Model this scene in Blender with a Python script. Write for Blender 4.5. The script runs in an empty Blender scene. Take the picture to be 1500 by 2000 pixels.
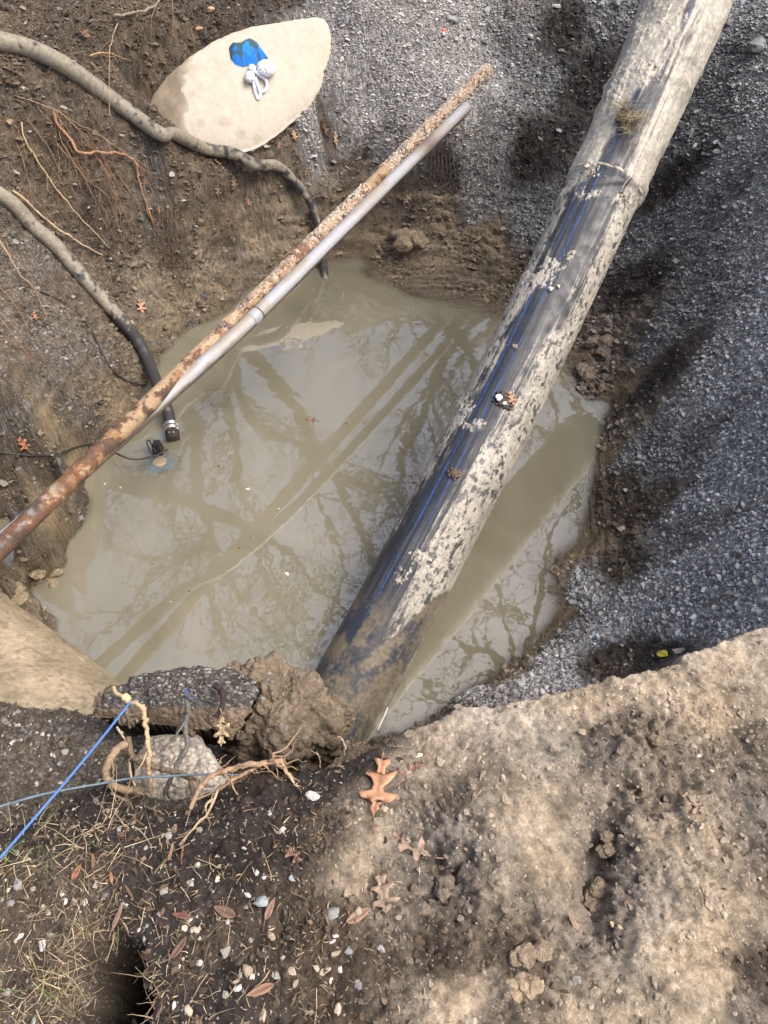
import bpy, math, random
import numpy as np
from mathutils import Vector, noise as mnoise
random.seed(7); RNG = np.random.default_rng(7)
S = bpy.context.scene; COL = S.collection
# ------------------------------------------------------------------ camera
PITCH = math.radians(51.14); CAMZ = 1.55; FPX = 1504.0; WZ = 1.55-2.646
cam_d = bpy.data.cameras.new('camera'); cam = bpy.data.objects.new('camera', cam_d); COL.objects.link(cam)
cam.location = (0, 0, CAMZ); cam.rotation_euler = (math.pi/2-PITCH, 0, 0)
cam_d.sensor_fit = 'HORIZONTAL'; cam_d.sensor_width = 24.0; cam_d.lens = 24.0*FPX/1500.0
cam_d.clip_start = 0.02; cam_d.clip_end = 500
S.camera = cam; S.render.resolution_x = 768; S.render.resolution_y = 1024
# ------------------------------------------------------------------ sky and sun
SUN_EL, SUN_AZ = math.radians(58), math.radians(104)      # azimuth from +Y clockwise
w = bpy.data.worlds.new('World'); S.world = w; w.use_nodes = True
nt = w.node_tree; nt.nodes.clear()
sky = nt.nodes.new('ShaderNodeTexSky'); sky.sky_type = 'NISHITA'; sky.sun_disc = False
sky.sun_elevation = SUN_EL; sky.sun_rotation = SUN_AZ; sky.dust_density = 9.0; sky.air_density = .8; sky.ozone_density = .6
bg = nt.nodes.new('ShaderNodeBackground'); bg.inputs[1].default_value = 0.15
wo = nt.nodes.new('ShaderNodeOutputWorld'); nt.links.new(sky.outputs[0], bg.inputs[0]); nt.links.new(bg.outputs[0], wo.inputs[0])
sd = bpy.data.lights.new('sun', 'SUN'); sd.energy = 0.8; sd.angle = math.radians(30); sd.color = (1.0, 0.965, 0.90)
so = bpy.data.objects.new('sun', sd); COL.objects.link(so)
sdir = Vector((math.sin(SUN_AZ)*math.cos(SUN_EL), math.cos(SUN_AZ)*math.cos(SUN_EL), math.sin(SUN_EL)))
so.rotation_euler = (-sdir).to_track_quat('-Z', 'Y').to_euler(); so.location = (0, 0, 6)
S.view_settings.view_transform = 'Standard'; S.view_settings.look = 'None'; S.view_settings.gamma = 1.0
S.view_settings.exposure = 0.86
# ------------------------------------------------------------------ maths helpers
FW = np.array([0, math.cos(PITCH), -math.sin(PITCH)]); UP = np.array([0, math.sin(PITCH), math.cos(PITCH)])
CP = np.array([0, 0, CAMZ])
def ray(px, py):
    return FW + np.array([1., 0, 0])*((px-750)/FPX) + UP*((1000-py)/FPX)
def P(px, py, z):                       # point of the photograph's line of sight at height z
    r = ray(px, py); return CP + r*((z-CAMZ)/r[2])
def smooth(a, b, x):
    t = np.clip((x-a)/(b-a), 0, 1); return t*t*(3-2*t)
def _h(ix, iy, iz, seed):
    n = (ix.astype(np.int64)*73856093) ^ (iy.astype(np.int64)*19349663) ^ (iz.astype(np.int64)*83492791) ^ (seed*2654435761 & 0x7fffffff)
    n = (n ^ (n >> 13)) * 1274126177 & 0x7fffffff
    n = (n ^ (n >> 16)) * 2246822519 & 0x7fffffff
    return (n & 0xffffff)/float(0xffffff)
def vn(x, y, z=None, seed=0):           # value noise -1..1
    x = np.asarray(x, float); y = np.asarray(y, float); z = np.zeros_like(x)+.37 if z is None else np.asarray(z, float)
    ix, iy, iz = np.floor(x), np.floor(y), np.floor(z); fx, fy, fz = x-ix, y-iy, z-iz
    fx = fx*fx*(3-2*fx); fy = fy*fy*(3-2*fy); fz = fz*fz*(3-2*fz); r = 0
    for a in (0, 1):
        for b in (0, 1):
            for c in (0, 1):
                r = r + _h(ix+a, iy+b, iz+c, seed)*(fx if a else 1-fx)*(fy if b else 1-fy)*(fz if c else 1-fz)
    return r*2-1
def fbm(x, y, z=None, f=1., o=4, seed=0, g=.5):
    r = 0; a = 1.; t = 0
    for i in range(o):
        xr, yr = x*f*.8-y*f*.6+i*7.3, x*f*.6+y*f*.8-i*3.1
        r = r + a*vn(xr, yr, None if z is None else z*f, seed+i*17); t += a; a *= g; f *= 2.03
    return r/t
def worley(x, y, f, seed=0):            # F1 distance and a per-cell random
    x = x*f; y = y*f; ix, iy = np.floor(x), np.floor(y); d = np.full(x.shape, 9.); rid = np.zeros(x.shape); d2 = d.copy()
    for a in (-1, 0, 1):
        for b in (-1, 0, 1):
            cx, cy = ix+a, iy+b; zz = np.zeros_like(cx)
            px_ = cx+_h(cx, cy, zz, seed+1); py_ = cy+_h(cx, cy, zz, seed+2)
            q = np.hypot(px_-x, py_-y); m = q < d
            d2 = np.where(m, d, np.minimum(d2, q)); rid = np.where(m, _h(cx, cy, zz, seed+3), rid); d = np.where(m, q, d)
    return d, d2, rid
# ------------------------------------------------------------------ materials
def new_mat(name):
    m = bpy.data.materials.new(name); m.use_nodes = True; n = m.node_tree; b = n.nodes['Principled BSDF']; return m, n, b
def mat(name, rough=.8, spec=.5, var=.25, vs=60., bs=.3, bsc=180., color=None, metal=0., bd=.004, sss=0., ior=1.45, wetvar=0.):
    """Surface colour comes from the mesh's own colour attribute (or one colour), varied by procedural noise, with procedural bump."""
    m, n, b = new_mat(name); L = n.links.new; N = n.nodes.new
    tc = N('ShaderNodeTexCoord')
    if color is None:
        at = N('ShaderNodeAttribute'); at.attribute_name = 'Col'; src = at.outputs['Color']
    else:
        rg = N('ShaderNodeRGB'); rg.outputs[0].default_value = (*color, 1); src = rg.outputs[0]
    nz = N('ShaderNodeTexNoise'); nz.inputs['Scale'].default_value = vs; nz.inputs['Detail'].default_value = 6; nz.inputs['Roughness'].default_value = .65
    L(tc.outputs['Object'], nz.inputs['Vector'])
    mr = N('ShaderNodeMapRange'); mr.inputs[1].default_value = .25; mr.inputs[2].default_value = .75
    mr.inputs[3].default_value = 1-var; mr.inputs[4].default_value = 1+var; L(nz.outputs[0], mr.inputs[0])
    mx = N('ShaderNodeVectorMath'); mx.operation = 'SCALE'; L(src, mx.inputs[0]); L(mr.outputs[0], mx.inputs['Scale'])
    L(mx.outputs[0], b.inputs['Base Color'])
    b.inputs['Roughness'].default_value = rough; b.inputs['Specular IOR Level'].default_value = spec; b.inputs['Metallic'].default_value = metal
    if wetvar:
        m2 = N('ShaderNodeMapRange'); m2.inputs[1].default_value = .35; m2.inputs[2].default_value = .65
        m2.inputs[3].default_value = rough-wetvar; m2.inputs[4].default_value = min(1, rough+wetvar*.5)
        n2 = N('ShaderNodeTexNoise'); n2.inputs['Scale'].default_value = vs*.2; L(tc.outputs['Object'], n2.inputs['Vector'])
        L(n2.outputs[0], m2.inputs[0]); L(m2.outputs[0], b.inputs['Roughness'])
    if bs:
        nb = N('ShaderNodeTexNoise'); nb.inputs['Scale'].default_value = bsc; nb.inputs['Detail'].default_value = 5; L(tc.outputs['Object'], nb.inputs['Vector'])
        bp = N('ShaderNodeBump'); bp.inputs['Strength'].default_value = bs; bp.inputs['Distance'].default_value = bd
        L(nb.outputs[0], bp.inputs['Height']); L(bp.outputs[0], b.inputs['Normal'])
    return m
# ------------------------------------------------------------------ mesh helpers
def tag(o, label=None, cat=None, group=None, kind=None):
    if label: o['label'] = label
    if cat: o['category'] = cat
    if group: o['group'] = group
    if kind: o['kind'] = kind
    return o
def mesh_obj(name, V, F, m, col=None, smoothf=True, parent=None, attrs=None):
    """V (n,3); F list of (k,m) index arrays; col (n,3)"""
    V = np.asarray(V, np.float32); Fs = [np.asarray(f, np.int32) for f in (F if isinstance(F, list) else [F]) if len(f)]
    me = bpy.data.meshes.new(name); me.vertices.add(len(V)); me.vertices.foreach_set('co', V.ravel())
    tot = np.concatenate([np.full(len(f), f.shape[1], np.int32) for f in Fs]); idx = np.concatenate([f.ravel() for f in Fs])
    me.loops.add(len(idx)); me.loops.foreach_set('vertex_index', idx)
    me.polygons.add(len(tot)); st = np.concatenate([[0], np.cumsum(tot)[:-1]]).astype(np.int32)
    me.polygons.foreach_set('loop_start', st); me.polygons.foreach_set('loop_total', tot)
    me.update(calc_edges=True); me.validate()
    me.polygons.foreach_set('use_smooth', np.full(len(me.polygons), bool(smoothf)))
    if col is not None:
        c = np.ones((len(V), 4), np.float32); c[:, :3] = np.clip(col, 0.002, .95)
        a = me.color_attributes.new('Col', 'FLOAT_COLOR', 'POINT'); a.data.foreach_set('color', c.ravel())
    for k, v in (attrs or {}).items():
        a = me.attributes.new(k, 'FLOAT', 'POINT'); a.data.foreach_set('value', np.asarray(v, np.float32))
    if m: me.materials.append(m)
    o = bpy.data.objects.new(name, me); COL.objects.link(o)
    if parent: o.parent = parent; o.matrix_parent_inverse = parent.matrix_world.inverted() if False else o.matrix_parent_inverse
    return o
def recentre(o):                        # put the object's origin at the base of its own mesh
    me = o.data; n = len(me.vertices); a = np.empty(n*3, np.float32); me.vertices.foreach_get('co', a); a = a.reshape(-1, 3)
    c = a.mean(0); c[2] = a[:, 2].min(); a -= c; me.vertices.foreach_set('co', a.ravel()); o.location = c; me.update(); return o
def empty(name, loc=(0, 0, 0)):
    o = bpy.data.objects.new(name, None); o.empty_display_size = .05; o.location = loc; COL.objects.link(o); return o
def grid_faces(nu, nv, wrap=False):
    i = np.arange(nu-1)[:, None]; j = np.arange(nv if wrap else nv-1)[None]; j2 = (j+1) % nv
    return np.stack([i*nv+j, i*nv+j2, (i+1)*nv+j2, (i+1)*nv+j], -1).reshape(-1, 4)
def spline(pts, n):                     # Catmull-Rom through the points (any number of columns)
    p = np.asarray(pts, float); q = np.vstack([2*p[0]-p[1], p, 2*p[-1]-p[-2]]); L = np.r_[0, np.cumsum(np.linalg.norm(np.diff(p[:, :3], axis=0), axis=1))]
    s = np.linspace(0, L[-1], n); i = np.clip(np.searchsorted(L, s, 'right')-1, 0, len(p)-2); t = ((s-L[i])/np.maximum(L[i+1]-L[i], 1e-9))[:, None]
    a, b, c, d = q[i], q[i+1], q[i+2], q[i+3]
    return .5*((2*b)+(-a+c)*t+(2*a-5*b+4*c-d)*t*t+(-a+3*b-3*c+d)*t**3)
def frames(C, ref=None):
    T = np.gradient(C, axis=0); T /= np.linalg.norm(T, axis=1)[:, None]+1e-12
    if ref is not None:                 # normal leans towards ref (n,3)
        N = ref-(ref*T).sum(1)[:, None]*T; N /= np.linalg.norm(N, axis=1)[:, None]
    else:
        N = np.empty_like(T); v = np.array([0, 0, 1.]) if abs(T[0][2]) < .9 else np.array([1., 0, 0])
        for i in range(len(T)):
            v = v-T[i]*v.dot(T[i]); v /= np.linalg.norm(v)+1e-12; N[i] = v
    return T, N, np.cross(T, N)
def tube_arr(C, R, k=8, bump=0., seed=0):
    C = np.asarray(C, float); T, N, B = frames(C); R = np.broadcast_to(np.asarray(R, float), (len(C),))
    a = np.arange(k)*2*math.pi/k; rr = R[:, None]*np.ones(k)
    if bump: rr = rr*(1+bump*fbm(np.arange(len(C))[:, None]*.31+0*a, np.cos(a)[None]*1.3+0*rr, np.sin(a)[None]*1.3+0*rr, 1., 3, seed))
    V = C[:, None]+N[:, None]*(np.cos(a)[None, :, None]*rr[..., None])+B[:, None]*(np.sin(a)[None, :, None]*rr[..., None])
    V = np.concatenate([V.reshape(-1, 3), C[:1], C[-1:]]); n = len(C); F = [grid_faces(n, k, True)]
    j = np.arange(k); c0 = np.stack([np.full(k, n*k), (j+1) % k, j], 1); c1 = np.stack([np.full(k, n*k+1), (n-1)*k+j, (n-1)*k+(j+1) % k], 1)
    return V, F, np.concatenate([c0, c1])
class MB:                               # collects pieces into one mesh
    def __init__(s): s.V = []; s.Q = []; s.T = []; s.C = []; s.n = 0
    def add(s, V, Q=None, T=None, c=(.5, .5, .5)):
        V = np.asarray(V, float); s.V.append(V)
        if Q is not None and len(Q): s.Q.append(np.asarray(Q)+s.n)
        if T is not None and len(T): s.T.append(np.asarray(T)+s.n)
        c = np.asarray(c, float); s.C.append(np.broadcast_to(c, (len(V), 3)).copy()); s.n += len(V); return s
    def tube(s, C, R, k=8, c=(.5, .5, .5), bump=0., seed=0):
        V, F, T = tube_arr(C, R, k, bump, seed); c = np.asarray(c, float)
        if c.ndim == 2: c = np.vstack([np.repeat(c, k, 0), c[:1], c[-1:]])
        return s.add(V, F[0], T, c)
    def build(s, name, m, parent=None, smoothf=True):
        F = []
        if s.Q: F.append(np.concatenate(s.Q))
        if s.T: F.append(np.concatenate(s.T))
        return mesh_obj(name, np.concatenate(s.V), F, m, np.concatenate(s.C), smoothf, parent)
def blob_arr(outline, height, under=.02, rings=18, fold=0., ff=30., seed=0, prof=.5, rim_jit=0., n=72):
    """closed lump whose plan is the outline (world xyz), domed by height; fold adds creases"""
    O = np.asarray(outline, float); O = np.vstack([O, O[:1]]); O = spline(O, n+1)[:-1]; c = O.mean(0)
    if rim_jit: O = c+(O-c)*(1+rim_jit*fbm(O[:, 0], O[:, 1], None, 45., 3, seed+5))[:, None]
    r = np.linspace(0, 1, rings+1)[1:]; V = c+(O-c)[None]*r[:, None, None]
    V = np.concatenate([c[None], V.reshape(-1, 3)]); rr = np.concatenate([[0], np.repeat(r, n)])
    h = height*np.clip(1-rr**2, 0, 1)**prof
    f = fbm(V[:, 0], V[:, 1], None, ff, 4, seed); f = (1-np.abs(f)*2.2); V[:, 2] += h+fold*f*np.clip((1-rr)*4, 0, 1)
    nt_ = len(V); j = np.arange(n); T = [np.stack([np.zeros(n, int), 1+j, 1+(j+1) % n], 1)]
    Q = [1+grid_faces(rings, n, True)[:, ::-1]]; Q[0] = Q[0][:, ::-1]
    U = O.copy(); U[:, 2] -= under; U = c+(U-c)*np.array([.9, .9, 1]); V = np.concatenate([V, U, [c-np.array([0, 0, under])]])
    a = 1+(rings-1)*n; Q.append(np.stack([a+j, nt_+j, nt_+(j+1) % n, a+(j+1) % n], 1)); T.append(np.stack([np.full(n, nt_+n), nt_+(j+1) % n, nt_+j], 1))
    return V, np.concatenate(Q), np.concatenate(T)
def ico(sub):
    import bmesh
    b = bmesh.new(); bmesh.ops.create_icosphere(b, subdivisions=sub, radius=1); V = np.array([v.co[:] for v in b.verts]); F = np.array([[v.index for v in f.verts] for f in b.faces]); b.free(); return V, F
ICO = {k: ico(k) for k in (1, 2, 3, 4, 5)}
def rock_arr(c, r, sub=2, seed=0, rough=.35, facet=True):
    V, F = ICO[sub]; V = V.copy(); rs = np.random.default_rng(seed)
    if facet:                            # planar cuts give a broken stone
        for _ in range(9):
            d = rs.normal(size=3); d /= np.linalg.norm(d); k = rs.uniform(.55, .85); q = V@d; V -= np.clip(q-k, 0, 9)[:, None]*d
    V *= (1+rough*fbm(V[:, 0]+seed*.7, V[:, 1], V[:, 2], 1.3, 4, seed))[:, None]
    a = rs.uniform(0, 6.28); ca, sa = math.cos(a), math.sin(a); V = V*np.asarray(r); V = V@np.array([[ca, sa, 0], [-sa, ca, 0], [0, 0, 1]])
    return V+np.asarray(c), F

# ================================================================== TERRAIN
Z = {  # zone: colour, gravel, lump, dark-spot
 'tan': ((.315, .267, .204), .05, .6), 'brt': ((.40, .34, .262), .0, .35), 'mud': ((.200, .172, .138), .08, 1.2), 'drk': ((.035, .030, .027), .25, .5),
 'soil': ((.085, .068, .052), .25, .7), 'gry': ((.30, .30, .295), 1., .1), 'gdk': ((.145, .145, .142), .8, .35), 'gbl': ((.31, .315, .32), .95, .15),
 'clay': ((.19, .156, .112), .0, 1.), 'bnk': ((.115, .092, .067), .12, .85), 'bgr': ((.105, .088, .068), .45, .5), 'wmd': ((.20, .16, .105), .0, .3)}
PIT = [ # px, py, z, zone
 (0,-40,.22,'soil'),(200,-40,.15,'soil'),(400,-40,.12,'soil'),(560,-40,.08,'soil'),(750,-40,.03,'bgr'),(950,-60,.0,'gdk'),(1150,-60,.05,'gdk'),(1400,-60,.12,'gdk'),(1560,-60,.22,'gry'),
 (0,60,.16,'bnk'),(0,140,.08,'bnk'),(120,60,.12,'soil'),(150,150,.0,'bnk'),(250,100,.02,'bnk'),(300,20,.08,'bnk'),(420,20,.03,'soil'),(350,80,-.04,'bnk'),(240,190,-.13,'bnk'),
 (0,230,-.08,'bnk'),(100,260,-.18,'bnk'),(200,290,-.28,'bnk'),(0,350,-.28,'bnk'),(100,380,-.42,'bnk'),(200,420,-.55,'soil'),(300,420,-.62,'bgr'),(300,330,-.42,'bgr'),(330,290,-.33,'bnk'),
 (0,480,-.40,'bgr'),(100,520,-.60,'bgr'),(200,560,-.78,'bnk'),(300,560,-.88,'clay'),(330,480,-.76,'soil'),(360,640,-1.08,'clay'),(420,560,-.98,'clay'),(440,610,WZ,'wmd'),
 (0,620,-.50,'bgr'),(100,680,-.68,'bgr'),(200,700,-.85,'bgr'),(240,760,-1.02,'clay'),(150,800,-.85,'bgr'),(270,800,WZ,'wmd'),(0,760,-.52,'bgr'),(100,880,-.80,'bgr'),(195,870,-1.06,'clay'),
 (0,880,-.55,'bgr'),(0,960,-.62,'bgr'),(60,985,-.93,'clay'),(130,1000,-1.17,'wmd'),(190,950,-1.17,'wmd'),(95,1060,-1.14,'wmd'),(150,1090,-1.2,'wmd'),(150,1170,-1.25,'wmd'),(90,1210,-1.22,'wmd'),(180,1260,-1.25,'wmd'),(215,1320,-1.3,'wmd'),(250,900,-1.16,'wmd'),(-60,1060,-.55,'clay'),(30,1100,-1.0,'wmd'),(80,1080,WZ,'wmd'),(20,1170,-1.0,'clay'),(60,1165,WZ-.01,'wmd'),(-100,960,-.4,'bgr'),(110,1130,WZ-.03,'wmd'),(-200,1100,-.4,'clay'),
 (660,60,-.10,'gry'),(640,150,-.28,'gry'),(600,230,-.42,'gry'),(530,270,-.5,'bnk'),(480,300,-.5,'bnk'),(420,300,-.46,'bnk'),(700,10,.0,'gry'),(750,80,-.16,'gry'),(720,200,-.42,'gry'),(650,240,-.5,'gdk'),(640,290,-.6,'soil'),(560,320,-.65,'bnk'),
 (430,350,-.62,'bnk'),(420,440,-.78,'bnk'),(500,430,-.84,'clay'),(520,500,-1.0,'clay'),(590,430,-.88,'clay'),(600,500,-1.04,'clay'),(560,540,WZ,'wmd'),(650,510,WZ,'wmd'),(700,500,-1.09,'wmd'),(720,540,WZ,'wmd'),
 (700,330,-.68,'bnk'),(760,290,-.58,'gdk'),(820,220,-.42,'gry'),(850,120,-.25,'gry'),(900,40,-.12,'gry'),(950,130,-.33,'gry'),(900,230,-.42,'gry'),(1000,60,-.18,'gdk'),(1050,160,-.36,'gdk'),(1100,60,-.16,'drk'),(1150,150,-.3,'drk'),(1180,20,-.05,'gdk'),
 (960,260,-.50,'gdk'),(1040,300,-.58,'drk'),(870,330,-.66,'drk'),(780,380,-.80,'bnk'),(850,400,-.80,'clay'),(950,380,-.76,'gdk'),(1040,430,-.85,'gdk'),(760,460,-.98,'clay'),(860,460,-.93,'clay'),(960,470,-.93,'clay'),(1030,520,-1.0,'soil'),
 (800,530,-1.06,'clay'),(900,540,-1.04,'clay'),(980,560,-1.08,'clay'),(800,575,WZ,'wmd'),(880,590,WZ,'wmd'),(960,612,WZ,'wmd'),(700,410,-.86,'clay'),(650,440,-.94,'clay'),
 (1450,20,.12,'gry'),(1500,-20,.2,'gry'),(1420,120,.0,'gdk'),(1500,130,.06,'gry'),(1370,250,-.22,'gdk'),(1450,280,-.14,'gry'),(1550,300,-.02,'gbl'),(1320,340,-.4,'drk'),(1400,400,-.36,'gdk'),(1500,450,-.22,'gbl'),(1280,450,-.62,'gdk'),
 (1380,560,-.52,'gdk'),(1500,620,-.30,'gbl'),(1230,560,-.82,'drk'),(1300,640,-.72,'gdk'),(1180,640,-.98,'mud'),(1120,700,-1.08,'wmd'),(1200,690,-.98,'mud'),(1260,750,-.86,'drk'),(1150,760,-1.07,'mud'),(1195,790,WZ,'wmd'),
 (1400,760,-.52,'gbl'),(1520,800,-.28,'gbl'),(1330,880,-.7,'gdk'),(1240,880,-.92,'gdk'),(1180,850,-1.07,'mud'),(1165,900,WZ,'wmd'),(1150,980,WZ,'wmd'),(1230,1000,-.92,'soil'),(1180,960,-1.03,'soil'),(1130,1060,WZ,'wmd'),(1070,1110,WZ,'clay'),
 (1420,950,-.5,'gbl'),(1550,1000,-.2,'gbl'),(1330,1040,-.68,'gdk'),(1200,1100,-.93,'soil'),(1150,1140,-1.02,'gry'),(1085,1150,WZ,'wmd'),(1075,1215,WZ,'wmd'),(1450,1100,-.34,'gbl'),(1300,1150,-.68,'gry'),(1180,1220,-.9,'gbl'),(1120,1230,-1.0,'gdk'),
 (1360,1220,-.5,'gbl'),(1500,1180,-.22,'gbl'),(1280,1270,-.62,'drk'),(1180,1290,-.78,'soil'),(1080,1290,-.95,'gry'),(1000,1300,-1.04,'clay'),(1010,1270,WZ,'clay'),(930,1345,-1.06,'gbl'),(950,1325,WZ-.01,'wmd'),(1050,1330,-.9,'gry'),(880,1390,-1.03,'bgr'),(960,1360,-.95,'gdk'),
 # pool floor
 (500,750,-1.5,'wmd'),(700,700,-1.5,'wmd'),(400,900,-1.45,'wmd'),(900,800,-1.5,'wmd'),(700,1000,-1.6,'wmd'),(300,1050,-1.4,'wmd'),(500,1150,-1.55,'wmd'),(950,1000,-1.4,'wmd'),(850,1250,-1.4,'wmd'),(700,1250,-1.5,'wmd'),(160,1150,-1.25,'wmd'),(600,1350,-1.5,'wmd'),(350,1280,-1.5,'wmd'),(780,1390,-1.3,'wmd'),(200,1000,-1.3,'wmd'),
 # ledge at the near left
 (-50,1250,-1.05,'clay'),(60,1270,-1.15,'clay'),(140,1330,-1.2,'clay'),(0,1400,-.36,'bgr'),(100,1410,-.36,'bgr'),(190,1425,-.36,'bgr'),(0,1480,-.30,'bgr'),(120,1500,-.30,'bgr'),(230,1480,-.33,'bgr'),(300,1500,-.34,'bgr'),(340,1550,-.28,'bgr'),(200,1560,-.25,'drk'),(0,1580,-.24,'bgr'),(-200,1450,-.2,'bgr'),
 (420,1530,-.30,'drk'),(500,1510,-.34,'soil'),(560,1480,-.55,'soil'),(640,1480,-.75,'clay'),(440,1460,-1.25,'drk'),(395,1445,-1.0,'drk'),(290,1415,-.9,'soil'),(240,1400,-.7,'soil'),(500,1400,-1.2,'wmd'),(560,1440,-.8,'soil'),(640,1440,-1.15,'clay'),(700,1450,-1.05,'clay')]
TOP = [(0,1660,.0,'drk'),(150,1620,.0,'drk'),(300,1620,.0,'drk'),(450,1600,.01,'drk'),(600,1540,.0,'drk'),(560,1650,.02,'drk'),(680,1490,-.01,'drk'),(730,1475,-.01,'drk'),(700,1600,.02,'tan'),(640,1620,.02,'soil'),(760,1500,.0,'tan'),
 (50,1750,.01,'soil'),(150,1780,.01,'soil'),(300,1750,.01,'drk'),(450,1720,.02,'drk'),(560,1750,.02,'soil'),(50,1900,.0,'soil'),(150,1960,.0,'soil'),(300,1870,.0,'drk'),(400,1850,.01,'soil'),(400,1980,.0,'drk'),(550,1900,.01,'soil'),(620,1980,.01,'soil'),(640,1800,.02,'soil'),
 (680,1690,.03,'tan'),(760,1600,.02,'tan'),(800,1660,.0,'mud'),(760,1780,.01,'mud'),(720,1880,.02,'soil'),(760,1980,.02,'mud'),(850,1430,.0,'brt'),(900,1400,.0,'brt'),(830,1480,.01,'tan'),(950,1390,.0,'brt'),(1050,1390,.01,'brt'),(950,1450,.015,'tan'),(880,1550,.0,'mud'),(950,1550,.02,'tan'),(1050,1480,.02,'tan'),
 (1150,1360,.01,'brt'),(1250,1340,.01,'brt'),(1350,1300,.01,'brt'),(1450,1260,.01,'brt'),(1550,1230,.01,'brt'),(1200,1440,.01,'mud'),(1300,1450,.02,'mud'),(1400,1400,.02,'tan'),(1480,1350,.02,'brt'),(1400,1500,.01,'mud'),(1480,1480,.01,'mud'),(1100,1560,.02,'tan'),(1250,1550,.015,'mud'),(1400,1600,.02,'tan'),
 (1030,1640,.03,'brt'),(1000,1700,.03,'tan'),(1090,1680,.02,'tan'),(1170,1650,-.03,'mud'),(1170,1720,-.04,'mud'),(1250,1640,.03,'tan'),(1350,1720,.02,'tan'),(1480,1650,.02,'mud'),(930,1780,.01,'mud'),(870,1850,.0,'soil'),(1020,1850,.0,'soil'),(1050,1780,.0,'mud'),(900,1950,.03,'brt'),(1000,1950,.02,'mud'),
 (1150,1830,.0,'mud'),(1180,1900,.03,'tan'),(1300,1850,.04,'brt'),(1420,1800,.04,'brt'),(1300,1960,.04,'tan'),(1400,1930,.04,'brt'),(1480,1900,.02,'soil'),(1480,1980,.02,'mud'),(1150,1980,.02,'tan'),(850,1720,.0,'mud'),(680,1960,.02,'soil'),
 (-200,1800,.02,'soil'),(-200,2000,.0,'soil'),(1700,1500,.02,'tan'),(1700,1900,.03,'tan'),(300,2200,.0,'soil'),(900,2200,.0,'mud'),(1400,2200,.0,'tan')]
RIM = [(-900,1640),(-200,1640),(0,1622),(100,1590),(180,1560),(300,1582),(380,1592),(470,1545),(560,1503),(640,1490),(700,1462),(760,1440),(830,1405),(900,1372),(960,1366),(1040,1352),(1130,1337),(1200,1312),(1280,1302),(1350,1272),(1420,1240),(1500,1216),(1700,1150),(2400,950)]
rimw = np.array([P(a, b, 0.)[:2] for a, b in RIM]); rimw = rimw[np.argsort(rimw[:, 0])]
def tps_fit(pts, lam=2e-4):
    X = np.array([P(a, b, c)[:2] for a, b, c, _ in pts]); v = np.array([c for _, _, c, _ in pts], float); n = len(X)
    r2 = ((X[:, None]-X[None])**2).sum(-1); K = .5*r2*np.log(r2+1e-9)+lam*np.eye(n); Pm = np.c_[np.ones(n), X]
    A = np.block([[K, Pm], [Pm.T, np.zeros((3, 3))]]); s = np.linalg.solve(A, np.r_[v, 0, 0, 0]); return X, s
def tps_eval(X, s, x, y):
    n = len(X); r = s[n]+s[n+1]*x+s[n+2]*y
    for i in range(n):
        r2 = (x-X[i, 0])**2+(y-X[i, 1])**2; r += s[i]*.5*r2*np.log(r2+1e-9)
    return r
def zone_eval(pts, x, y, pw=2.6):
    X = np.array([P(a, b, c)[:2] for a, b, c, _ in pts]); A = np.array([(*Z[k][0], Z[k][1], Z[k][2]) for *_, k in pts])
    W = np.zeros_like(x); o = np.zeros(x.shape+(5,))
    for i in range(len(X)):
        w_ = 1/((((x-X[i, 0])**2+(y-X[i, 1])**2)+4e-4)**pw); W += w_; o += w_[..., None]*A[i]
    return o/W[..., None]
xs = np.r_[-np.geomspace(60, 2.75, 14), np.arange(-2.7, 2.7, .0054), np.geomspace(2.75, 60, 14)]
yy = [-.5]
while yy[-1] < 5.4: yy.append(yy[-1]+.0040+.0011*max(0, yy[-1]-.3)*1.1)
ys = np.r_[-np.geomspace(40, .56, 12), yy, np.geomspace(5.5, 90, 16)]
GX, GY = np.meshgrid(xs, ys, indexing='ij')
# coarse evaluation of the smooth fields, then bilinear
cx = np.linspace(-2.9, 2.9, 300); cy = np.linspace(-.6, 5.6, 320); CX, CY = np.meshgrid(cx, cy, indexing='ij')
def bil(A, gx, gy, x, y):
    i = np.clip(np.searchsorted(gx, x)-1, 0, len(gx)-2); j = np.clip(np.searchsorted(gy, y)-1, 0, len(gy)-2)
    u = np.clip((x-gx[i])/(gx[i+1]-gx[i]), 0, 1); v = np.clip((y-gy[j])/(gy[j+1]-gy[j]), 0, 1)
    if A.ndim == 3: u = u[..., None]; v = v[..., None]
    return A[i, j]*(1-u)*(1-v)+A[i+1, j]*u*(1-v)+A[i, j+1]*(1-u)*v+A[i+1, j+1]*u*v
Xp, sp = tps_fit(PIT, 6e-4); pitz_c = np.clip(tps_eval(Xp, sp, CX, CY), -1.7, .5); Xt, st_ = tps_fit(TOP, 5e-3); topz_c = np.clip(tps_eval(Xt, st_, CX, CY), -.08, .06)
wx = .035*fbm(CX, CY, None, 7., 4, 91); wy = .035*fbm(CX, CY, None, 7., 4, 92)
pc_c = zone_eval(PIT, CX+wx, CY+wy); tc_c = zone_eval(TOP, CX+wx*.7, CY+wy*.7)
pitz = bil(pitz_c, cx, cy, GX, GY); topz = bil(topz_c, cx, cy, GX, GY)
jx = GX+.02*fbm(GX, GY, None, 22., 3, 5); jy = GY+.02*fbm(GX, GY, None, 22., 3, 6)
pcol = bil(pc_c, cx, cy, jx, jy); tcol = bil(tc_c, cx, cy, jx, jy)
yr = np.interp(GX, rimw[:, 0], rimw[:, 1])+.012*fbm(GX, GX*0+2., None, 16., 4, 33)
k = smooth(.055, -.01, GY-yr)             # 1 on the near ground, 0 in the pit
zz = topz*k+pitz*(1-k); att = tcol*k[..., None]+pcol*(1-k[..., None])
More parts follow.
